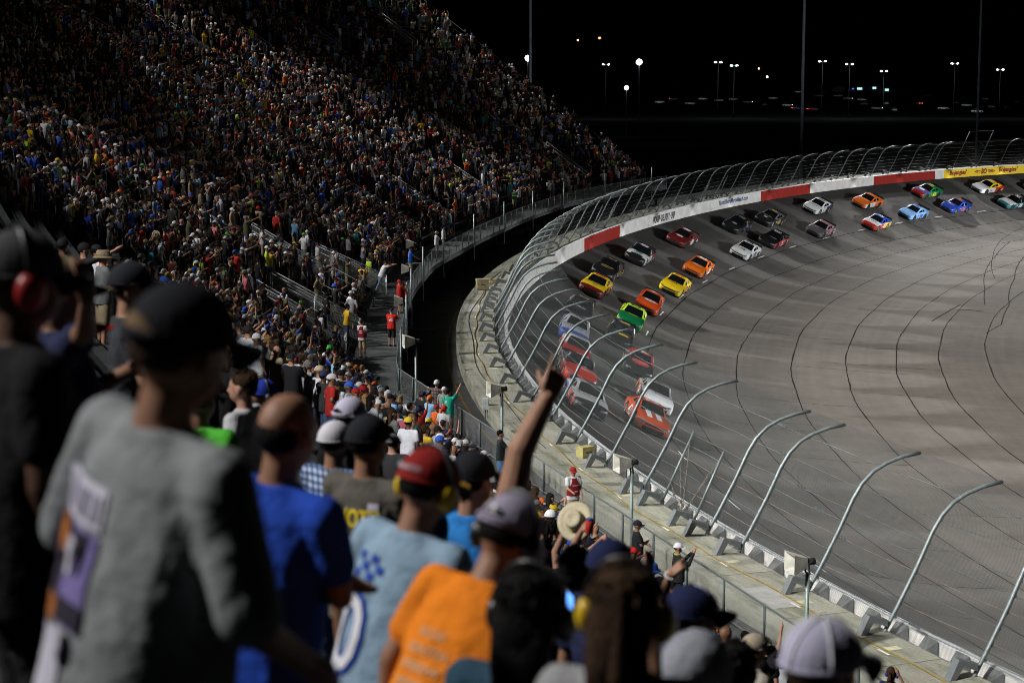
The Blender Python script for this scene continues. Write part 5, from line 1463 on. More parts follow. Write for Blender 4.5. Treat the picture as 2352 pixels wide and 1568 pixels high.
o, s_ = person('man in black cap and brown grey racing shirt with yellow lettering', (848, 1012), 9.4, 36, 'crossed', 1.03, cloth('brown_grey_tee', (.085, .078, .066)), M_DKSHORT, 1, bulk=1.1, head=[cap(M_CAPDK), hair('under', 'black')])
PY_ = cloth('print_yellow', (.62, .46, .02), .2); PBL = cloth('print_blue', (.02, .06, .32), .2)
v, f = txt('ELLIOTT', .30, .085, .03); back_decal(o, s_, v, f, -.01, 1.30, PY_, 'lettering')
for (w2, h2, xc, zc, m_, l_) in ((.24, .27, -.02, 1.06, ORP, .005), (.20, .23, -.02, 1.06, cloth('print_pale', (.42, .36, .34), .2), .008), (.05, .03, .11, 1.36, W_, .006)):
    v, f = rect2d(w2, h2, 8, 8); back_decal(o, s_, v, f, xc, zc, m_, lift=l_)
v, f = txt('9', .13, .20, .05, .2); back_decal(o, s_, v, f, -.02, 1.06, PBL, 'lettering', .011)
# red cap and yellow ear muffs
C_STEEL = cloth('steel_blue_jersey', (.22, .32, .42))
o, s_ = person('man in red cap and yellow ear muffs, pale blue jersey with white zero', (985, 1112), 6.8, 42, 'down', 1.02, C_STEEL, cloth('grey_shorts', (.20, .21, .22)), 1, bulk=1.12, head=[cap(cloth('dark_red_cap', (.22, .012, .010), .1), M_CAPDK), hair('under', 'black')] + muffs(M_YEL), lean=(13, 5))
v, f = txt('0', .19, .30, .05); back_decal(o, s_, v, f, -.10, 1.10, PBL, 'jersey_number', .006); v, f = txt('0', .155, .265, .012); back_decal(o, s_, v, f, -.10, 1.10, cloth('print_bright', (.62, .62, .66), .2), 'jersey_number', .010)
for i in range(4):
    for j in range(3):
        if (i + j) % 2 == 0: v, f = rect2d(.035, .028, 2, 2); back_decal(o, s_, v, f, -.13 + .037 * i, 1.30 + .030 * j, PBL, lift=.006)
v, f = txt('DARLINGTON', .12, .018, .02); 
b = MB(); b.add([(.099 * math.sin(x * 9) * 1.03, -.006 - .117 * math.cos(x * 9) * 1.03, 1.69 + y) for x, y in v], f); b.build('cap_lettering', W_, o)
b = MB(); v, f = ellipse2d(.05, .032); b.add([(x, .145 + y, 1.6505 - .010 * (x / .05) ** 2) for x, y in v], f); b.build('brim_patch', cloth('brim_gold', (.50, .28, .03), .1), o)
# blue shirt, arm raised and pointing
a_, hd_ = arm_px((1088, 1098), 9.3, 40, 1.04, (1196, 1035), (1256, 915), (1285, 842))
o, s_ = person('man in bright blue shirt with bare arm raised high, pointing ahead', (1088, 1098), 9.3, 40, (a_, DN_L), 1.04, cloth('bright_blue_tee', (.02, .17, .48)), None, 0, head=[cap(M_CAPDK), hair('under', 'black')], vox=.0075, arm_k=1.5, hands=[dict(n=(-.8, .3, -.5), c=(.02, 1.35, 1.4, 1.4, .6), d=hd_, s=1.22, thumb=(.8, .5)), None])
# grey cap turned backwards, orange shirt
o, s_ = person('person in backward lavender grey cap and bright orange shirt with pale lettering', (1170, 1226), 5.75, 36, 'down', .93, cloth('bright_orange_tee', (.74, .20, .010)), None, 1, bulk=1.15, head=[cap(cloth('lavender_grey_cap', (.30, .27, .36), .1), back=False, opening=True), hair('under', 'black')] + muffs(M_BLKP), lean=(24, 7))
for k in range(8):
    v, f = txt(['RACE DAY', 'SOUTHERN', 'SPEEDWAY', 'WEEKEND', 'LABOR DAY', 'RACE FAN', 'SEPTEMBER', 'CREW'][k][:int(rng.uniform(5, 9))], .16 if k else .11, .03, .02); back_decal(o, s_, v, f, -.05, 1.27 - .055 * k, cloth('print_peach', (.62, .40, .22), .2), 'lettering')
# dark haired figure with black headphones
o, s_ = person('dark silhouetted person with black headphones and teal shirt, lower middle', (1222, 1400), 5.45, 28, (((.27, .20, 1.25), (.16, .42, 1.52)), ((-.24, .1, 1.2), (-.05, .30, 1.30))), 1.02, cloth('dark_teal_tee', (.020, .055, .085)), None, 3, head=[hair('long', 'black')] + muffs(M_BLKP), bulk=1.1)
# woman with ponytail and yellow muffs
o, s_ = person('woman with long brown ponytail and yellow ear muffs in grey shirt', (1440, 1398), 4.85, 22, 'down', .97, cloth('soft_grey_tee', (.27, .27, .28)), None, 0, head=[hair('long', 'brown'), ('ponytail', (lambda b: ([capsule(b, (.02 * math.sin(k), -.10, 1.69), (.035 * math.sin(2 * k), -.155 - .01 * (k % 2), 1.50), .022, .028, 8) or capsule(b, (.035 * math.sin(2 * k), -.155, 1.50), (.05 * math.sin(2 * k + .4), -.16, 1.22 + .03 * (k % 3)), .028, .012, 8) for k in range(7)], b)[1])(MB()), [M_HAIRS['brown']])] + muffs(M_YEL), female=True)
o, s_ = person('dark haired person in black shirt in front of the ponytail woman', (1329, 1308), 9.6, 34, 'down', 1.0, cloth('black_tee', (.008, .008, .009)), None, 3, head=[hair('short', 'black')])
o, s_ = person('person in navy cap with pale front, clapping hands raised', (1402, 1298), 9.0, 45, 'down', 1.0, cloth('navy_tee', (.012, .016, .05)), None, 1, head=[cap(cloth('navy_cap', (.012, .016, .060), .1), front_m=cloth('pale_cap', (.36, .33, .38), .1)), hair('under', 'black')])
a_, hd_ = arm_px((1466, 1408), 12.5, 40, 1.0, (1500, 1380), (1490, 1322), (1492, 1285)); a2_, hd2_ = arm_px((1466, 1408), 12.5, 40, 1.0, (1432, 1370), (1444, 1312), (1442, 1275), -1)
o, s_ = person('person in black holding both open hands up beside the policeman', (1466, 1408), 12.5, 40, (a_, a2_), 1.0, cloth('black_tee', (.008, .008, .009)), None, 0, head=[hair('short', 'black')], vox=.009, hands=[dict(n=(-1, .2, 0), c=(.1, .15, .15, .2, .1), d=hd_), dict(n=(1, .2, 0), c=(.1, .15, .15, .2, .1), d=hd2_)])
o, s_ = person('sunburnt man in navy and white cap and dark shirt facing right', (1590, 1412), 8.2, 74, 'crossed', 1.03, cloth('slate_tee', (.050, .055, .070)), None, 2, head=[cap(cloth('navy_cap', (.012, .016, .060), .1), M_CAPDK, front_m=cloth('pale_mesh', (.46, .46, .56), .1)), hair('under', 'brown')])
# grey hood
def hood_mb():
    b = MB(); b.sphere((0, -.02, 1.655), (.108, .122, .125), 18, 12); b.sphere((0, -.06, 1.53), (.12, .10, .11), 16, 10); capsule(b, (-.08, .02, 1.47), (.08, .02, 1.47), .07, .07, 12); return b
o, s_ = person('person in grey hooded sweatshirt with hood up, bottom of frame', (1606, 1548), 6.3, 42, 'crossed', 1.04, cloth('heather_hoodie', (.28, .29, .33)), None, 1, bulk=1.1, head=[('hood', hood_mb(), [cloth('heather_hoodie', (.28, .29, .33))])], long_sleeve=True)
o, s_ = person('dark haired person in black between grey hood and tan cap', (1697, 1530), 8.7, 36, 'down', 1.0, cloth('black_tee', (.008, .008, .009)), None, 4, head=[hair('short', 'black')])
o, s_ = person('person in tan visored cap with goggles on it facing right', (1733, 1488), 16.2, 72, 'crossed', 1.0, cloth('cream_tee', (.34, .31, .26)), None, 1, head=[cap(cloth('cream_cap', (.40, .34, .25), .1)), ('goggles', (lambda b: (b.tube([(.100 * math.sin(t), .114 * math.cos(t), 1.70) for t in np.linspace(-1.3, 1.3, 9)], .016, 6), b)[1])(MB()), [M_BLKP]), hair('under', 'brown')])
o, s_ = person('person in white mesh trucker cap at the bottom right, seen from behind', (1893, 1530), 5.15, 52, 'crossed', 1.03, cloth('white_tee', (.5, .5, .52)), None, 1, head=[cap(cloth('white_mesh_cap', (.46, .44, .58), .3, bscale=120), cloth('black_brim', (.02, .02, .03), .1)), hair('under', 'brown'), ('cap_piping', (lambda b: ([b.tube([(.1005 * math.sin(ph) * math.cos(a), -.006 + .1175 * math.sin(ph) * math.sin(a), 1.650 + .114 * math.cos(ph)) for ph in np.linspace(0.05, 1.55, 9)], .004, 5) for a in (R(30), R(90), R(150), R(210), R(270), R(330))], b)[1])(MB()), [cloth('bright_white_piping', (.70, .70, .75), .1)])])

# pointing hand with the bracelet
a_, hd_ = arm_px((1490, 1425), 13.6, 55, 1.02, (1520, 1378), (1540, 1318), (1580, 1284))
o, s_ = person('arm with white link bracelet pointing right, owner hidden below', (1490, 1425), 13.6, 55, (a_, DN_L), 1.02, cloth('black_tee', (.008, .008, .009)), None, 0, head=[hair('short', 'black')], vox=.007, hands=[dict(n=(-.3, .2, -.9), c=(.04, 1.2, 1.25, 1.25, .7), d=hd_, thumb=(.85, .6)), None])
b = MB()
for k in range(14):
    a = 2 * math.pi * k / 14; ax = (V3(a_[1]) - V3(a_[0])).normalized(); u_ = ax.orthogonal().normalized(); w_ = ax.cross(u_); c = V3(a_[1]) - ax * .012 + (u_ * math.cos(a) + w_ * math.sin(a)) * .033
    b.sphere(c, .0085, 8, 6)
b.build('bracelet', mat('white_bracelet', (.75, .75, .75), .3, var=.05), o, True)
a_, hd_ = arm_px((2084, 1640), 33, 40, 1.0, (2100, 1612), (2092, 1582), (2088, 1560))
o, s_ = person('person making a two finger sign, only the hand in frame', (2084, 1640), 33, 40, (a_, DN_L), 1.0, cloth('black_tee', (.008, .008, .009)), None, 0, head=[hair('short', 'brown')], vox=.0075, hands=[dict(n=(0, .9, .1), c=(.03, .03, 1.4, 1.4, 1.0), d=hd_, spread=.28), None])
a_, hd_ = arm_px((2049, 1546), 35, 30, .96, (2078, 1576), (2064, 1548), (2060, 1538))
o, s_ = person('woman in navy shirt with blue headphones and ponytail, right of white cap', (2049, 1546), 35, 30, (a_, DN_L), .96, cloth('navy_tee', (.012, .016, .05)), None, 0, head=[hair('tail', 'brown')] + muffs(cloth('blue_muff', (.02, .05, .30), .1)), vox=.011, female=True)
# straw hat held up with one hand, red can in the other person's
a_, hd_ = arm_px((1262, 1330), 19.0, 48, 1.0, (1276, 1268), (1300, 1212), (1308, 1180))
o, s_ = person('person holding a straw cowboy hat up above the crowd, face hidden', (1262, 1330), 19.0, 48, (a_, DN_L), 1.0, cloth('black_tee', (.008, .008, .009)), None, 2, head=[hair('short', 'brown')], vox=.0085, hands=[dict(n=(.9, .3, 0), c=(.7, .8, .8, .9, .5), d=hd_), None])
def straw_hat(px, py, dist, rot, label):
    b = hat_mb(.168, .084, .112, -.012, 0, True); o = b.build('straw_hat', [mat('straw_weave', (.58, .51, .35), .8, var=.12, scale=40, bump=.25, bscale=140), mat('straw_band', (.42, .34, .16), .8)], None, True)
    o.location = V3(und(px, py, dist)); o.rotation_euler = rot; tag(o, label, 'hat'); return o
straw_hat(1322, 1196, 18.6, (R(56), R(-12), R(-14)), 'cream straw cowboy hat held up, brim towards the camera, near the red can')
a_, hd_ = arm_px((1275, 1345), 18.0, 52, 1.0, (1304, 1276), (1336, 1218), (1354, 1196))
o, s_ = person('person raising a red can in an outstretched arm, face hidden', (1275, 1345), 18.0, 52, (a_, DN_L), 1.0, cloth('black_tee', (.008, .008, .009)), None, 0, head=[hair('short', 'black')], vox=.0085, hands=[dict(n=(.2, .9, .2), c=(.55, .6, .6, .65, .4), d=hd_), None])
def red_can(p):
    e = empty('drink_can', p); tag(e, 'red foam wrapped drink can with blue top held up beside the straw hat', 'can'); e.rotation_euler = (R(4), R(5), 0)
    b = MB(); b.tube([(0, 0, -.065), (0, 0, -.060), (0, 0, .045), (0, 0, .050)], [.034, .039, .039, .036], 20); b.build('foam_sleeve', mat('red_foam', (.55, .035, .012), .8, var=.1), e, True)
    b = MB(); b.tube([(0, 0, .048), (0, 0, .062), (0, 0, .070)], [.033, .033, .027], 20); b.build('can_top', mat('blue_can', (.03, .08, .35), .3, .5, var=.05), e, True)
    v, f = txt('RACING', .05, .012, .02)
    b = MB(); b.add([(.0405 * math.sin(x / .04), -.0405 * math.cos(x / .04), y - .02) for x, y in v], f); b.build('lettering', mat('can_print', (.25, .02, .02), .7), e)
red_can(V3(und(1354, 1207, 17.6)))
# lit phone
e = empty('smartphone', V3(und(1311, 1402, 7.6)), R(-62)); tag(e, 'smartphone with a glowing blue screen held left of the yellow ear muff', 'phone'); e.rotation_euler = (0, R(6), R(-72))
b = MB(); b.box((0, 0, 0), (.074, .008, .150)); b.build('phone_body', M_BLKP, e)
b = MB(); b.box((0, -.0046, 0), (.066, .0012, .136)); b.build('screen', emit('phone_screen', (.12, .36, 1.0), 1.6), e)

# ------------------------------------------------------------------ people on the walkways, by the rails
LOWF = dict(body=2600, shirt=1500, trousers=900, shoes=240)
def stander(label, px, py, phi, arms, shirt, trousers, head, skin=0, scale=1.02, legs='shorts', z=ZW, lean=(0, 0), hands=None, long_sleeve=False, vox=.014, bulk=1.05, **k):
    return person(label, None, None, phi, arms, scale, shirt, trousers, skin, legs, bulk, vox, head, hands, lean, long_sleeve, feet=un(px, py, z), group='people on the walkways', faces=LOWF, **k)
M_RVEST = cloth('red_vest', (.17, .008, .012), .3); WT = cloth('white_tee', (.55, .55, .58))
def vest_mb(h=None):
    b = MB(); b.loft([ell_ring(c, rx, ry, 22, 2.4) for c, rx, ry in [((0, 0, .93), .200, .150), ((0, .004, 1.10), .195, .147), ((0, .002, 1.27), .178, .150), ((0, -.008, 1.37), .135, .125), ((0, -.014, 1.435), .115, .092)]], 0, False); return b
def add_vest(o, lines):
    v_ = vest_mb(); ob = v_.build('vest', M_RVEST, o, True)
    for (t_, w2, h2, z, fr) in lines:
        v, f = txt(t_, w2, h2, .02); back_decal(o, ob, v, f, 0, z, cloth('print_bright', (.62, .62, .66), .2), 'lettering', .008, fr)
o, s_ = stander('usher in red cap and lettered red vest standing by the low fence', 1316, 1208, 150, DN_R and (((.25, .10, 1.17), (.22, .28, 1.10)), ((-.25, .02, 1.14), (-.20, .16, .92))), WT, M_KHAKI, [cap(cloth('dark_red_cap', (.22, .012, .010), .1))], 0)
add_vest(o, [('DARLINGTON', .20, .035, 1.24, True), ('USHER', .13, .035, 1.06, True), ('USHER', .18, .05, 1.22, False)])
o, s_ = stander('policeman in black uniform and cap with shoulder badge by the low fence', 1463, 1352, 84, 'crossed', cloth('police_black', (.010, .011, .013), .3), M_DKSHORT, [cap(M_CAPDK)], 3, 1.05, 'jeans', bulk=1.12)
b = MB(); v, f = ellipse2d(.030, .038); b.add([(-.262 + .0 * x, -.01 + x, 1.33 + y) for x, y in v], f); b.build('shoulder_badge', cloth('badge_gold', (.50, .42, .25), .1), o)
b = MB(); b.tube([(.17 * math.cos(t), .13 * math.sin(t), .97) for t in np.linspace(0, 2 * math.pi, 21)], .024, 6); b.box((.19, .02, .95), (.05, .09, .14)); b.build('belt', M_BLKP, o)
o, s_ = stander('official in black jacket, white cap and green collar right of policeman', 1556, 1407, 80, 'phone', cloth('black_jacket', (.012, .012, .013), .3), M_DKSHORT, [cap(cloth('white_cap', (.55, .53, .58), .1)), hair('under', 'brown'), ('collar', (lambda b: (b.tube([(.082 * math.cos(t), -.02 + .072 * math.sin(t), 1.475) for t in np.linspace(0, 2 * math.pi, 15)], .016, 6), b)[1])(MB()), [cloth('lime_trim', (.25, .42, .05), .1)])], 1, 1.03, 'jeans', long_sleeve=True, bulk=1.15)
o, s_ = stander('man in black tee and blue shorts leaning on the low fence', 1150, 1112, 82, 'rail', cloth('black_green_tee', (.012, .018, .018)), cloth('blue_shorts', (.06, .14, .30)), [hair('short', 'black')], 1)
o, s_ = stander('man in dark plaid flannel and white cap near the fence corner', 1004, 985, 25, 'hips', plaid('dark_flannel', (.015, .012, .016), (.07, .05, .05), (.16, .10, .08), 9), M_KHAKI, [cap(WT, cloth('grey_brim', (.25, .27, .28), .1), back=True)], 0, 1.06, long_sleeve=True)
o, s_ = stander('man in grey polo and white cap between flannel and teal shirts', 1021, 996, 28, 'down', cloth('mid_grey_polo', (.17, .18, .19)), M_KHAKI, [cap(WT)], 0, 1.0)
o, s_ = stander('man in teal green shirt pointing one finger up by the low fence', 1031, 1004, 24, (((.27, .10, 1.58), (.30, .26, 1.78)), DN_L), cloth('teal_tee', (.012, .30, .20)), M_KHAKI, [hair('short', 'black')], 1, 1.03, bulk=1.12, vox=.011)
v, f = txt('1', .04, .12, .03); back_decal(o, s_, v, f, -.04, 1.28, W_, 'lettering'); v, f = txt('Salt Life', .16, .04, .01); back_decal(o, s_, v, f, -.04, 1.16, W_, 'lettering')
# phone holder in the red 42 shirt
o, s_ = stander('man in red shirt with white number 42 filming with a phone', 900, 795, 18, (((.25, .18, 1.22), (.17, .34, 1.40)), ((-.24, .14, 1.20), (-.04, .30, 1.34))), cloth('racing_red_tee', (.50, .022, .012)), M_DKSHORT, [cap(M_CAPDK)], 0, 1.04)
v, f = txt('42', .19, .13, .05, .2); back_decal(o, s_, v, f, 0, 1.22, W_, 'jersey_number', .008); v, f = txt('KYLE LARSON', .20, .030, .02); back_decal(o, s_, v, f, 0, 1.345, W_, 'lettering', .008)
o, s_ = stander('man in dark red shirt and red cap holding a phone at the deck fence', 918, 719, 62, 'phone', cloth('deep_red_tee', (.30, .014, .012)), M_DKSHORT, [cap(cloth('red_cap', (.42, .010, .008), .1))], 0, 1.03)
o, s_ = stander('shorter person in orange red shirt right of the red capped man', 929, 718, 60, 'down', cloth('orange_red_tee', (.52, .06, .02)), M_DKSHORT, [hair('short', 'blond')], 0, .88)
o, s_ = stander('man in blue shirt with yellow square on back and tan shorts leaning on deck fence', 943, 634, 74, 'rail', cloth('cobalt_tee', (.012, .09, .40)), M_KHAKI, [cap(M_CAPDK)], 0, 1.04)
v, f = rect2d(.13, .17, 4, 4); back_decal(o, s_, v, f, -.04, 1.22, PY_, 'shirt_print')
o, s_ = stander('person in long white shirt and white cap looking over the deck fence', 1003, 590, 70, 'rail', WT, cloth('grey_shorts', (.20, .21, .22)), [cap(WT)], 1, 1.0)
o, s_ = stander('person in white shirt with blue bag beside the long white shirt', 1019, 577, 80, 'hips', WT, cloth('grey_shorts', (.20, .21, .22)), [hair('short', 'black')], 3, 1.02)
o, s_ = stander('seat usher in lettered red vest standing among the front seats', 833, 822, 28, 'crossed', WT, M_KHAKI, [hair('short', 'brown')], 0, 1.02)
add_vest(o, [('EVENT', .20, .05, 1.24, False), ('STAFF', .20, .05, 1.16, False)])
o, s_ = stander('man in white tee stretching both arms forward over the stair rail', 862, 668, 68, (((.24, .22, 1.56), (.18, .45, 1.72)), ((-.24, .22, 1.56), (-.18, .45, 1.70))), WT, cloth('light_denim', (.12, .17, .24)), [hair('short', 'brown')], 0, 1.02, 'jeans', lean=(22, 0), z=ZW + .5)
o, s_ = stander('far steward in white by the distant stairs, arms folded', 1233, 433, 120, 'crossed', WT, cloth('white_trousers', (.4, .4, .4)), [cap(M_KHAKI)], 0, 1.02, 'jeans')
o, s_ = stander('far usher in red vest left of the white steward', 1146, 446, 100, 'crossed', WT, M_KHAKI, [hair('short', 'black')], 0, 1.0)
add_vest(o, [('USHER', .18, .05, 1.2, True)])
o, s_ = stander('far usher in red vest with folded arms near the other vest', 1155, 444, 110, 'crossed', cloth('racing_red_tee', (.50, .022, .012)), M_KHAKI, [hair('short', 'brown')], 0, 1.03)
add_vest(o, [('USHER', .18, .05, 1.2, True)])
o, s_ = stander('person in blue vest with big white 15 at the deck fence', 1124, 503, 90, 'hips', cloth('sky_vest', (.06, .22, .50)), M_DKSHORT, [cap(WT)], 1, 1.0)
v, f = txt('15', .2, .16, .05); back_decal(o, s_, v, f, 0, 1.2, W_, 'jersey_number', .008)
r_ = solve_stand(336, 600, .9)
o, s_ = person('bare armed man in blue lifting a straw hat high among the crowd', None, None, 72, (((.24, .16, 1.60), (.20, .30, 1.86)), ((-.22, .20, 1.58), (-.02, .34, 1.82))), 1.02, cloth('sky_tee', (.06, .24, .42)), None, 1, 'shorts', 1.05, .014, [cap(M_KHAKI)], feet=spt(r_[0], r_[1], stand_z(r_[0], r_[1])), group='people on the walkways', faces=LOWF)
hp = o.matrix_world @ V3((.14, .40, 1.92))
hx, hy, hd = proj(np.array(hp)); straw_hat(hx, hy, hd, (R(80), 0, R(10)), 'round pale straw hat lifted above heads in the left crowd')
# ------------------------------------------------------------------ the crowd in the seats
PAL = [('black', (.008, .008, .010), 62), ('charcoal', (.026, .027, .03), 22), ('navy', (.012, .018, .06), 14), ('white', (.54, .55, .60), 18), ('light grey', (.28, .29, .31), 9), ('grey', (.13, .135, .14), 8), ('red', (.36, .018, .014), 4.5), ('orange', (.55, .10, .012), 3), ('maroon', (.12, .014, .014), 4),
       ('royal blue', (.018, .07, .40), 5), ('sky blue', (.16, .34, .52), 8), ('teal', (.02, .24, .24), 3), ('lime', (.40, .62, .04), 2), ('green', (.03, .20, .06), 2), ('yellow', (.60, .38, .02), 2), ('pink', (.48, .11, .16), 2), ('tan', (.28, .22, .14), 4), ('olive', (.09, .09, .045), 4), ('salmon', (.50, .17, .12), 1), ('brown', (.07, .04, .025), 3)]
HATP = [('white', (.56, .56, .58), 26), ('black', (.008, .008, .010), 62), ('grey', (.16, .165, .17), 12), ('red', (.38, .014, .012), 8), ('navy', (.014, .02, .07), 10), ('royal blue', (.018, .07, .38), 6), ('tan', (.30, .24, .15), 8), ('orange', (.55, .12, .012), 4), ('green', (.05, .30, .05), 2), ('yellow', (.60, .42, .03), 2)]
def pick(p, r=rng):
    x = r.random() * sum(a[-1] for a in p)
    for a in p:
        x -= a[-1]
        if x <= 0: return a
    return p[-1]
CP = [('down', 36), ('crossed', 20), ('phone', 7), ('point', 3.0), ('raise', 1.6), ('clap', 6), ('hips', 24), ('both', .7)]
LIB = {}; LOW = {}
for nm, _ in CP:
    for lg in ('shorts', 'jeans'):
        if lg == 'jeans' and nm not in ('down', 'hips', 'crossed'): continue
        LIB[nm, lg] = human(POSES[nm], .026, 1.06, lg, .66, dict(body=900, shirt=420, trousers=260, shoes=80), smooth_it=2)
        h = LIB[nm, lg]; setmats(h['shirt'], [M_TINT]); setmats(h['trousers'], [M_TINT]); setmats(h['shoes'], [M_SHOE]); setmats(h['body'], [M_SKIN[0]])
        for me in h.values(): me.name = 'spectator_part'
HW = {}
HW['cap'] = [('cap', cap_mb(False, None, False, 14).mesh('cap_f', [M_TINTH, M_TINTH, M_BLKP])), ('hair', hair_mb('under').mesh('hair_u', [M_HAIRS['brown']]))]
HW['cap_back'] = [('cap', cap_mb(True, None, False, 14).mesh('cap_b', [M_TINTH, M_TINTH, M_BLKP])), ('hair', HW['cap'][1][1])]
HW['short'] = [('hair', hair_mb('short').mesh('hair_s', [M_HAIRS['brown']]))]
HW['long'] = [('hair', hair_mb('long').mesh('hair_l', [M_HAIRS['brown']]))]
HW['tail'] = [('hair', hair_mb('tail').mesh('hair_t', [M_HAIRS['brown']]))]
HW['bucket'] = [('hat', hat_mb(.150, .096, .10, .035, 1.66).mesh('hat_b', [M_TINTH, M_TINTH])), ('hair', HW['cap'][1][1])]
HW['muffs'] = [('cap', HW['cap'][0][1]), ('hair', HW['cap'][1][1]), ('ear_muff', muffs_mb(1).mesh('muff_a', [M_TINTH, M_BLKP])), ('ear_muff', muffs_mb(-1).mesh('muff_b', [M_TINTH, M_BLKP])), ('headband', muff_band_mb().mesh('muff_c', [M_BLKP]))]
HW['bald'] = []
HWP = [('cap', 46), ('cap_back', 6), ('short', 22), ('long', 8), ('tail', 6), ('bucket', 4), ('muffs', 8), ('bald', 5)]

HERO_LINE = [(-60, 520), (190, 535), (250, 630), (290, 610), (365, 640), (500, 690), (560, 830), (620, 865), (760, 880), (800, 920), (900, 960), (960, 1050), (1080, 1050), (1130, 1120), (1240, 1190), (1300, 1290), (1450, 1280), (1520, 1390), (1650, 1390), (1700, 1480), (1780, 1520), (1830, 1480), (1900, 1440), (2000, 1500), (2060, 1600), (2420, 1600)]
hlx, hly = [p[0] for p in HERO_LINE], [p[1] for p in HERO_LINE]
NEAR_LINE = [(-60, 500), (500, 640), (700, 760), (860, 858), (930, 890), (1000, 930), (1090, 1005), (1130, 1085), (1215, 1100), (1300, 1150), (1400, 1225), (1480, 1290), (1560, 1365), (1650, 1425), (1790, 1480), (1850, 1520), (2420, 1900)]
nlx, nly = [p[0] for p in NEAR_LINE], [p[1] for p in NEAR_LINE]
seats = []
for k in range(NROW):
    s = 22.0
    while s < S_END - .4:
        s += .56 * rng.uniform(.9, 1.15)
        if in_aisle(s): continue
        u = row_u(s, k) + .24 + rng.uniform(-.05, .08); z = row_z(s, k)
        P = spt(s, u, z); hx, hy, hd = proj((P[0], P[1], z + 1.62))
        if hd < 17 or hx < -40 or hx > 2390 or hy < -45 or hy > 1620: continue
        near = s < S_C - 1
        if hd < 26 and abs(hx - 1310) < 100 and 1120 < hy < 1330: continue
        if near:
            if u < 2.2: continue
            if hy < np.interp(hx, nlx, nly): continue
            if hd < (30 if hx < 240 else 46) and hx < 1120 and hy - .22 * CAM_F / hd < np.interp(hx, hlx, hly) + 4: continue
        # thinner towards the far end and the top, as in the stand
        occ = .98 - .42 * np.clip((u - 16) / 20, 0, 1) - .28 * np.clip((s - (S_END - 45)) / 45, 0, 1)
        occ *= .55 + .62 * float(np.clip(.5 + .9 * mnoise.noise(V3((s * .22, u * .35, 2.0))) + .5 * mnoise.noise(V3((s * .06, u * .1, 9.0))), 0, 1))
        if rng.random() > occ: continue
        bad = False; thin = False
        for (rs, ru, rl) in RAILS:
            if rs - .5 < s < rs + 2.6 and ru - .8 < u < ru + rl + .2: bad = True
            if u < 11 and ru < 8 and rs - 1.5 < s < rs + 5.5 and ru - 1.2 < u < ru + rl + .6: thin = True
        if bad or (thin and rng.random() > .38): continue
        seats.append((hd, s, u, P, hx, hy))
for u in (1.5, 2.3):
    s = S_C - 40
    while s < S_C - 2.5:
        s += rng.uniform(.6, 1.1); P = spt(s, u, ZW); hx, hy, hd = proj((P[0], P[1], ZW + 1.62))
        if hy > np.interp(hx, nlx, nly) - 6: seats.append((hd, s, u, P, hx, hy))
seats.sort(key=lambda a: a[0])
GW, GH_ = 1176, 784
grid = np.zeros((GH_, GW), bool)
xs_ = np.arange(GW) * 2.0; hl = np.interp(xs_, hlx, hly)
grid |= (np.arange(GH_)[:, None] * 2.0) > (hl[None, :] + 25)
vis = []; hid = []
for hd, s, u, P, hx, hy in seats:
    sc = CAM_F / hd
    x0, x1 = int((hx - .22 * sc) / 2), int((hx + .22 * sc) / 2) + 1; y0, y1 = int((hy - .12 * sc) / 2), int((hy + .75 * sc) / 2) + 1
    X0, X1, Y0, Y1 = max(0, x0), min(GW, x1), max(0, y0), min(GH_, y1)
    if X1 <= X0 or Y1 <= Y0: continue
    w_ = grid[Y0:Y1, X0:X1]; free = (~w_).sum()
    fr = free / max(1, (x1 - x0) * (y1 - y0))
    if fr < .10:
        if hd < 62 and fr <= 0.0 and rng.random() < .6: hid.append((0, hd, s, u, P, hx, hy, fr))
        continue
    vis.append((free, hd, s, u, P, hx, hy, fr))
    b0, b1 = max(0, int((hx - .15 * sc) / 2)), min(GW, int((hx + .15 * sc) / 2) + 1)
    grid[Y0:min(GH_, int((hy + 1.45 * sc) / 2) + 1), b0:b1] = True
vis.sort(key=lambda a: -a[0])
print('crowd seats', len(seats), 'seen', len(vis))
LM = [('the raised pointing arm', 1270, 900), ('the red vested usher by the low fence', 1315, 1110), ('the straw hat and red can', 1325, 1190), ('the policeman', 1463, 1245), ('the red 42 shirt', 900, 740), ('the teal shirted man', 1028, 940), ('the bald man in blue', 665, 970), ('the seated vest usher', 833, 770),
      ('the big dark cap', 410, 770), ('the lifted straw hat in the left crowd', 335, 545), ('the red cap and plaid shirt', 160, 740), ('the black cap and charcoal shirt', 305, 650), ('the white cap and plaid shirt', 770, 1010), ('the yellow lettered racing shirt', 848, 1010), ('the red cap with yellow muffs', 990, 1110), ('the white trucker cap', 1895, 1520),
      ('the tan cap with goggles', 1733, 1480), ('the low fence corner', 912, 870), ('the leaning white tee', 860, 640), ('the lowest stair rail', 720, 740), ('the mid crowd stair rail', 690, 620), ('the man in tan visored cap', 150, 600), ('the brown haired man in pale grey', 550, 880), ('the black tee by the fence', 1150, 1060)]
POSEW = dict(down='arms down', crossed='arms folded', phone='filming with phone', point='pointing ahead', raise_='one arm up', clap='clapping', hips='hands on hips', both='both arms up'); POSEW['raise'] = 'one arm up'
HWW = dict(cap='%s cap', cap_back='backward %s cap', short='short %s hair', long='long %s hair', tail='%s ponytail', bucket='%s bucket hat', muffs='%s cap with ear muffs', bald='bald head')
labels = set()
def yaw_for(P):
    d = np.array([12, 150]) - np.array(P[:2]); d /= np.linalg.norm(d)
    i = int(np.argmin((FX - P[0]) ** 2 + (FY - P[1]) ** 2)); n = -np.array([-TY[i], TX[i]])
    v = .75 * n + .55 * d
    return math.atan2(v[1], v[0]) - math.pi / 2 + rng.gauss(0, .32)
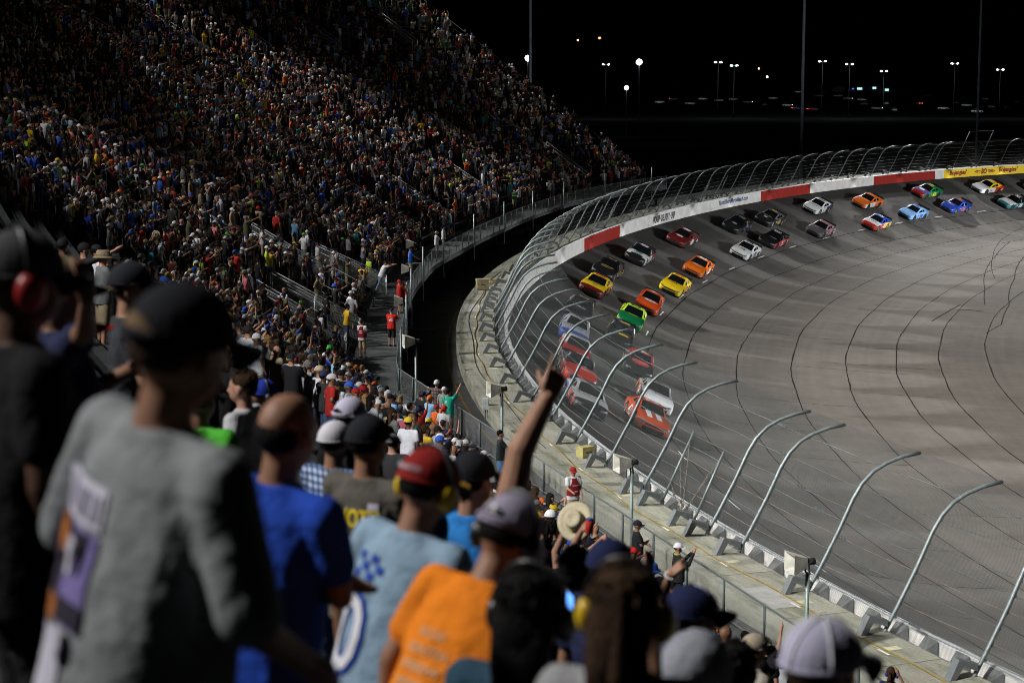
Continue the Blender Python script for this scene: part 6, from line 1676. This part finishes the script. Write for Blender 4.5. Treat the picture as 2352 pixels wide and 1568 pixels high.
def outfit():
    sh = pick(PAL); hw = pick(HWP)[0]; hat = pick(HATP); hc = pick([('brown', 5), ('black', 4), ('blond', 2), ('grey', 2)])[0]
    ps = pick(CP)[0]; lg = 'jeans' if ((ps, 'jeans') in LIB and rng.random() < .4) else 'shorts'
    tr = pick([('tan', (.24, .19, .12), 4), ('dark', (.016, .016, .02), 6), ('denim', (.04, .06, .12), 5), ('grey', (.13, .13, .14), 3), ('white', (.42, .42, .42), 1)])
    return sh, hw, hat, hc, ps, lg, tr
def tone(c):
    k = rng.uniform(.62, 1.12); l = sum(c) / 3; return tuple(max(0, (l + (x - l) * 1.0) * k) for x in c)
N_OBJ = 300
skin_pick = lambda: pick([(0, 5), (1, 4), (2, 3), (3, 2), (4, 2)])[0]
HAIR_ME = {}
for rank, (free, hd, s, u, P, hx, hy, fr) in enumerate(vis[:N_OBJ]):
    near = min(LM, key=lambda l: (l[1] - hx) ** 2 + (l[2] - hy) ** 2); dx, dy = hx - near[1], hy - near[2]
    dist_ = math.hypot(dx, dy)
    rel = ('right of ' if dx > 0 else 'left of ') if abs(dx) > abs(dy) else ('below ' if dy > 0 else 'above ')
    rel = ('just ' if dist_ < 60 else 'well ' if dist_ > 170 else '') + rel
    for _ in range(60):
        sh, hw, hat, hc, ps, lg, tr = outfit()
        hwn = HWW[hw]; hwn = hwn % (hat[0] if hw in ('cap', 'cap_back', 'bucket', 'muffs') else hc) if '%' in hwn else hwn
        ws = near[0].split()
        lab = '%s shirt, %s, %s, %s%s' % (sh[0], hwn, POSEW[ps], rel, near[0])
        if len(lab.split()) > 16: lab = '%s shirt, %s, %s%s' % (sh[0], hwn, rel, near[0])
        if lab not in labels and len(lab.split()) <= 16: break
    labels.add(lab)
    h = LIB[ps, lg]
    o = link_mesh('person', h['body']); tag(o, lab, 'person', 'spectators standing in the seats')
    with_mats(o, [M_SKIN[skin_pick()]])
    sc = rng.uniform(.93, 1.06)
    o.location = P; o.rotation_euler = (rng.gauss(0, .04), rng.gauss(0, .03), yaw_for(P)); o.scale = (sc * rng.uniform(.94, 1.1), sc * rng.uniform(.96, 1.1), sc)
    c = link_mesh('shirt', h['shirt'], o); c.color = (*tone(sh[1]), 1)
    c = link_mesh('trousers', h['trousers'], o); c.color = (*tone(tr[1]), 1)
    link_mesh('shoes', h['shoes'], o)
    hcx = tone(hat[1])
    for nm, me in HW[hw]:
        c = link_mesh(nm, me, o); c.color = (*hcx, 1)
        if nm == 'hair': with_mats(c, [M_HAIRS[hc]])
        if nm == 'ear_muff': c.color = (*rng.choice([(.62, .40, .01), (.012, .012, .012), (.30, .012, .012), (.02, .05, .3)]), 1)

# everyone farther off: one mass of small figures
def arr(me):
    me.calc_loop_triangles()
    v = np.empty(len(me.vertices) * 3, np.float32); me.vertices.foreach_get('co', v)
    t = np.empty(len(me.loop_triangles) * 3, np.int32); me.loop_triangles.foreach_get('vertices', t)
    return v.reshape(-1, 3), t.reshape(-1, 3)
def lowres(me, faces):
    o = link_mesh('tmp', me); de = o.modifiers.new('d', 'DECIMATE'); n = max(1, len(me.polygons)); de.ratio = min(1, faces / n)
    m2 = eval_mesh(o, 'tmp_low'); bpy.data.objects.remove(o); a = arr(m2); bpy.data.meshes.remove(m2); return a
LOWL = {k: {p: lowres(h[p], dict(body=330, shirt=150, trousers=100)[p]) for p in ('body', 'shirt', 'trousers')} for k, h in LIB.items()}
LOWH = {'cap': lowres(HW['cap'][0][1], 90), 'cap_back': lowres(HW['cap_back'][0][1], 90), 'bucket': lowres(HW['bucket'][0][1], 90), 'short': lowres(HW['short'][0][1], 60), 'long': lowres(HW['long'][0][1], 70), 'tail': lowres(HW['tail'][0][1], 70)}
LOWH['muffs'] = LOWH['cap']
HAIRC = dict(brown=(.035, .018, .009), black=(.007, .006, .006), blond=(.20, .12, .045), grey=(.17, .16, .15))
VS, TS, CS = [], [], []; off = 0
for (free, hd, s, u, P, hx, hy, fr) in vis[N_OBJ:] + hid:
    sh, hw, hat, hc, ps, lg, tr = outfit()
    parts = [(LOWL[ps, lg]['body'], SKINS[skin_pick()]), (LOWL[ps, lg]['shirt'], tone(sh[1])), (LOWL[ps, lg]['trousers'], tone(tr[1]))]
    if hw != 'bald': parts.append((LOWH[hw], tone(hat[1]) if hw in ('cap', 'cap_back', 'bucket', 'muffs') else HAIRC[hc]))
    a = yaw_for(P); ca, sa = math.cos(a), math.sin(a); sc = rng.uniform(.92, 1.06); wx = rng.uniform(.94, 1.12)
    if rng.random() < .10: sc *= .78          # sitting or children
    for (v, t), c in parts:
        x, y, z = v[:, 0] * sc * wx, v[:, 1] * sc * wx, v[:, 2] * sc
        VS.append(np.c_[x * ca - y * sa + P[0], x * sa + y * ca + P[1], z + P[2]].astype(np.float32)); TS.append(t + off); off += len(v)
        CS.append(np.tile(np.array([*c, 1], np.float32), (len(v), 1)))
VS, TS, CS = np.concatenate(VS), np.concatenate(TS), np.concatenate(CS)
me = bpy.data.meshes.new('crowd')
me.vertices.add(len(VS)); me.vertices.foreach_set('co', VS.ravel())
me.loops.add(len(TS) * 3); me.loops.foreach_set('vertex_index', TS.ravel().astype(np.int32))
me.polygons.add(len(TS)); me.polygons.foreach_set('loop_start', np.arange(0, len(TS) * 3, 3, dtype=np.int32))
at = me.color_attributes.new('Col', 'FLOAT_COLOR', 'POINT'); at.data.foreach_set('color', CS.ravel())
me.polygons.foreach_set('use_smooth', np.ones(len(TS), bool))
me.materials.append(M_TINTC); me.update(); me.validate()
o = link_mesh('crowd', me); tag(o, 'dense mass of spectators in mixed shirts filling the far and upper seats', 'crowd', kind='stuff')
print('crowd faces', len(TS))
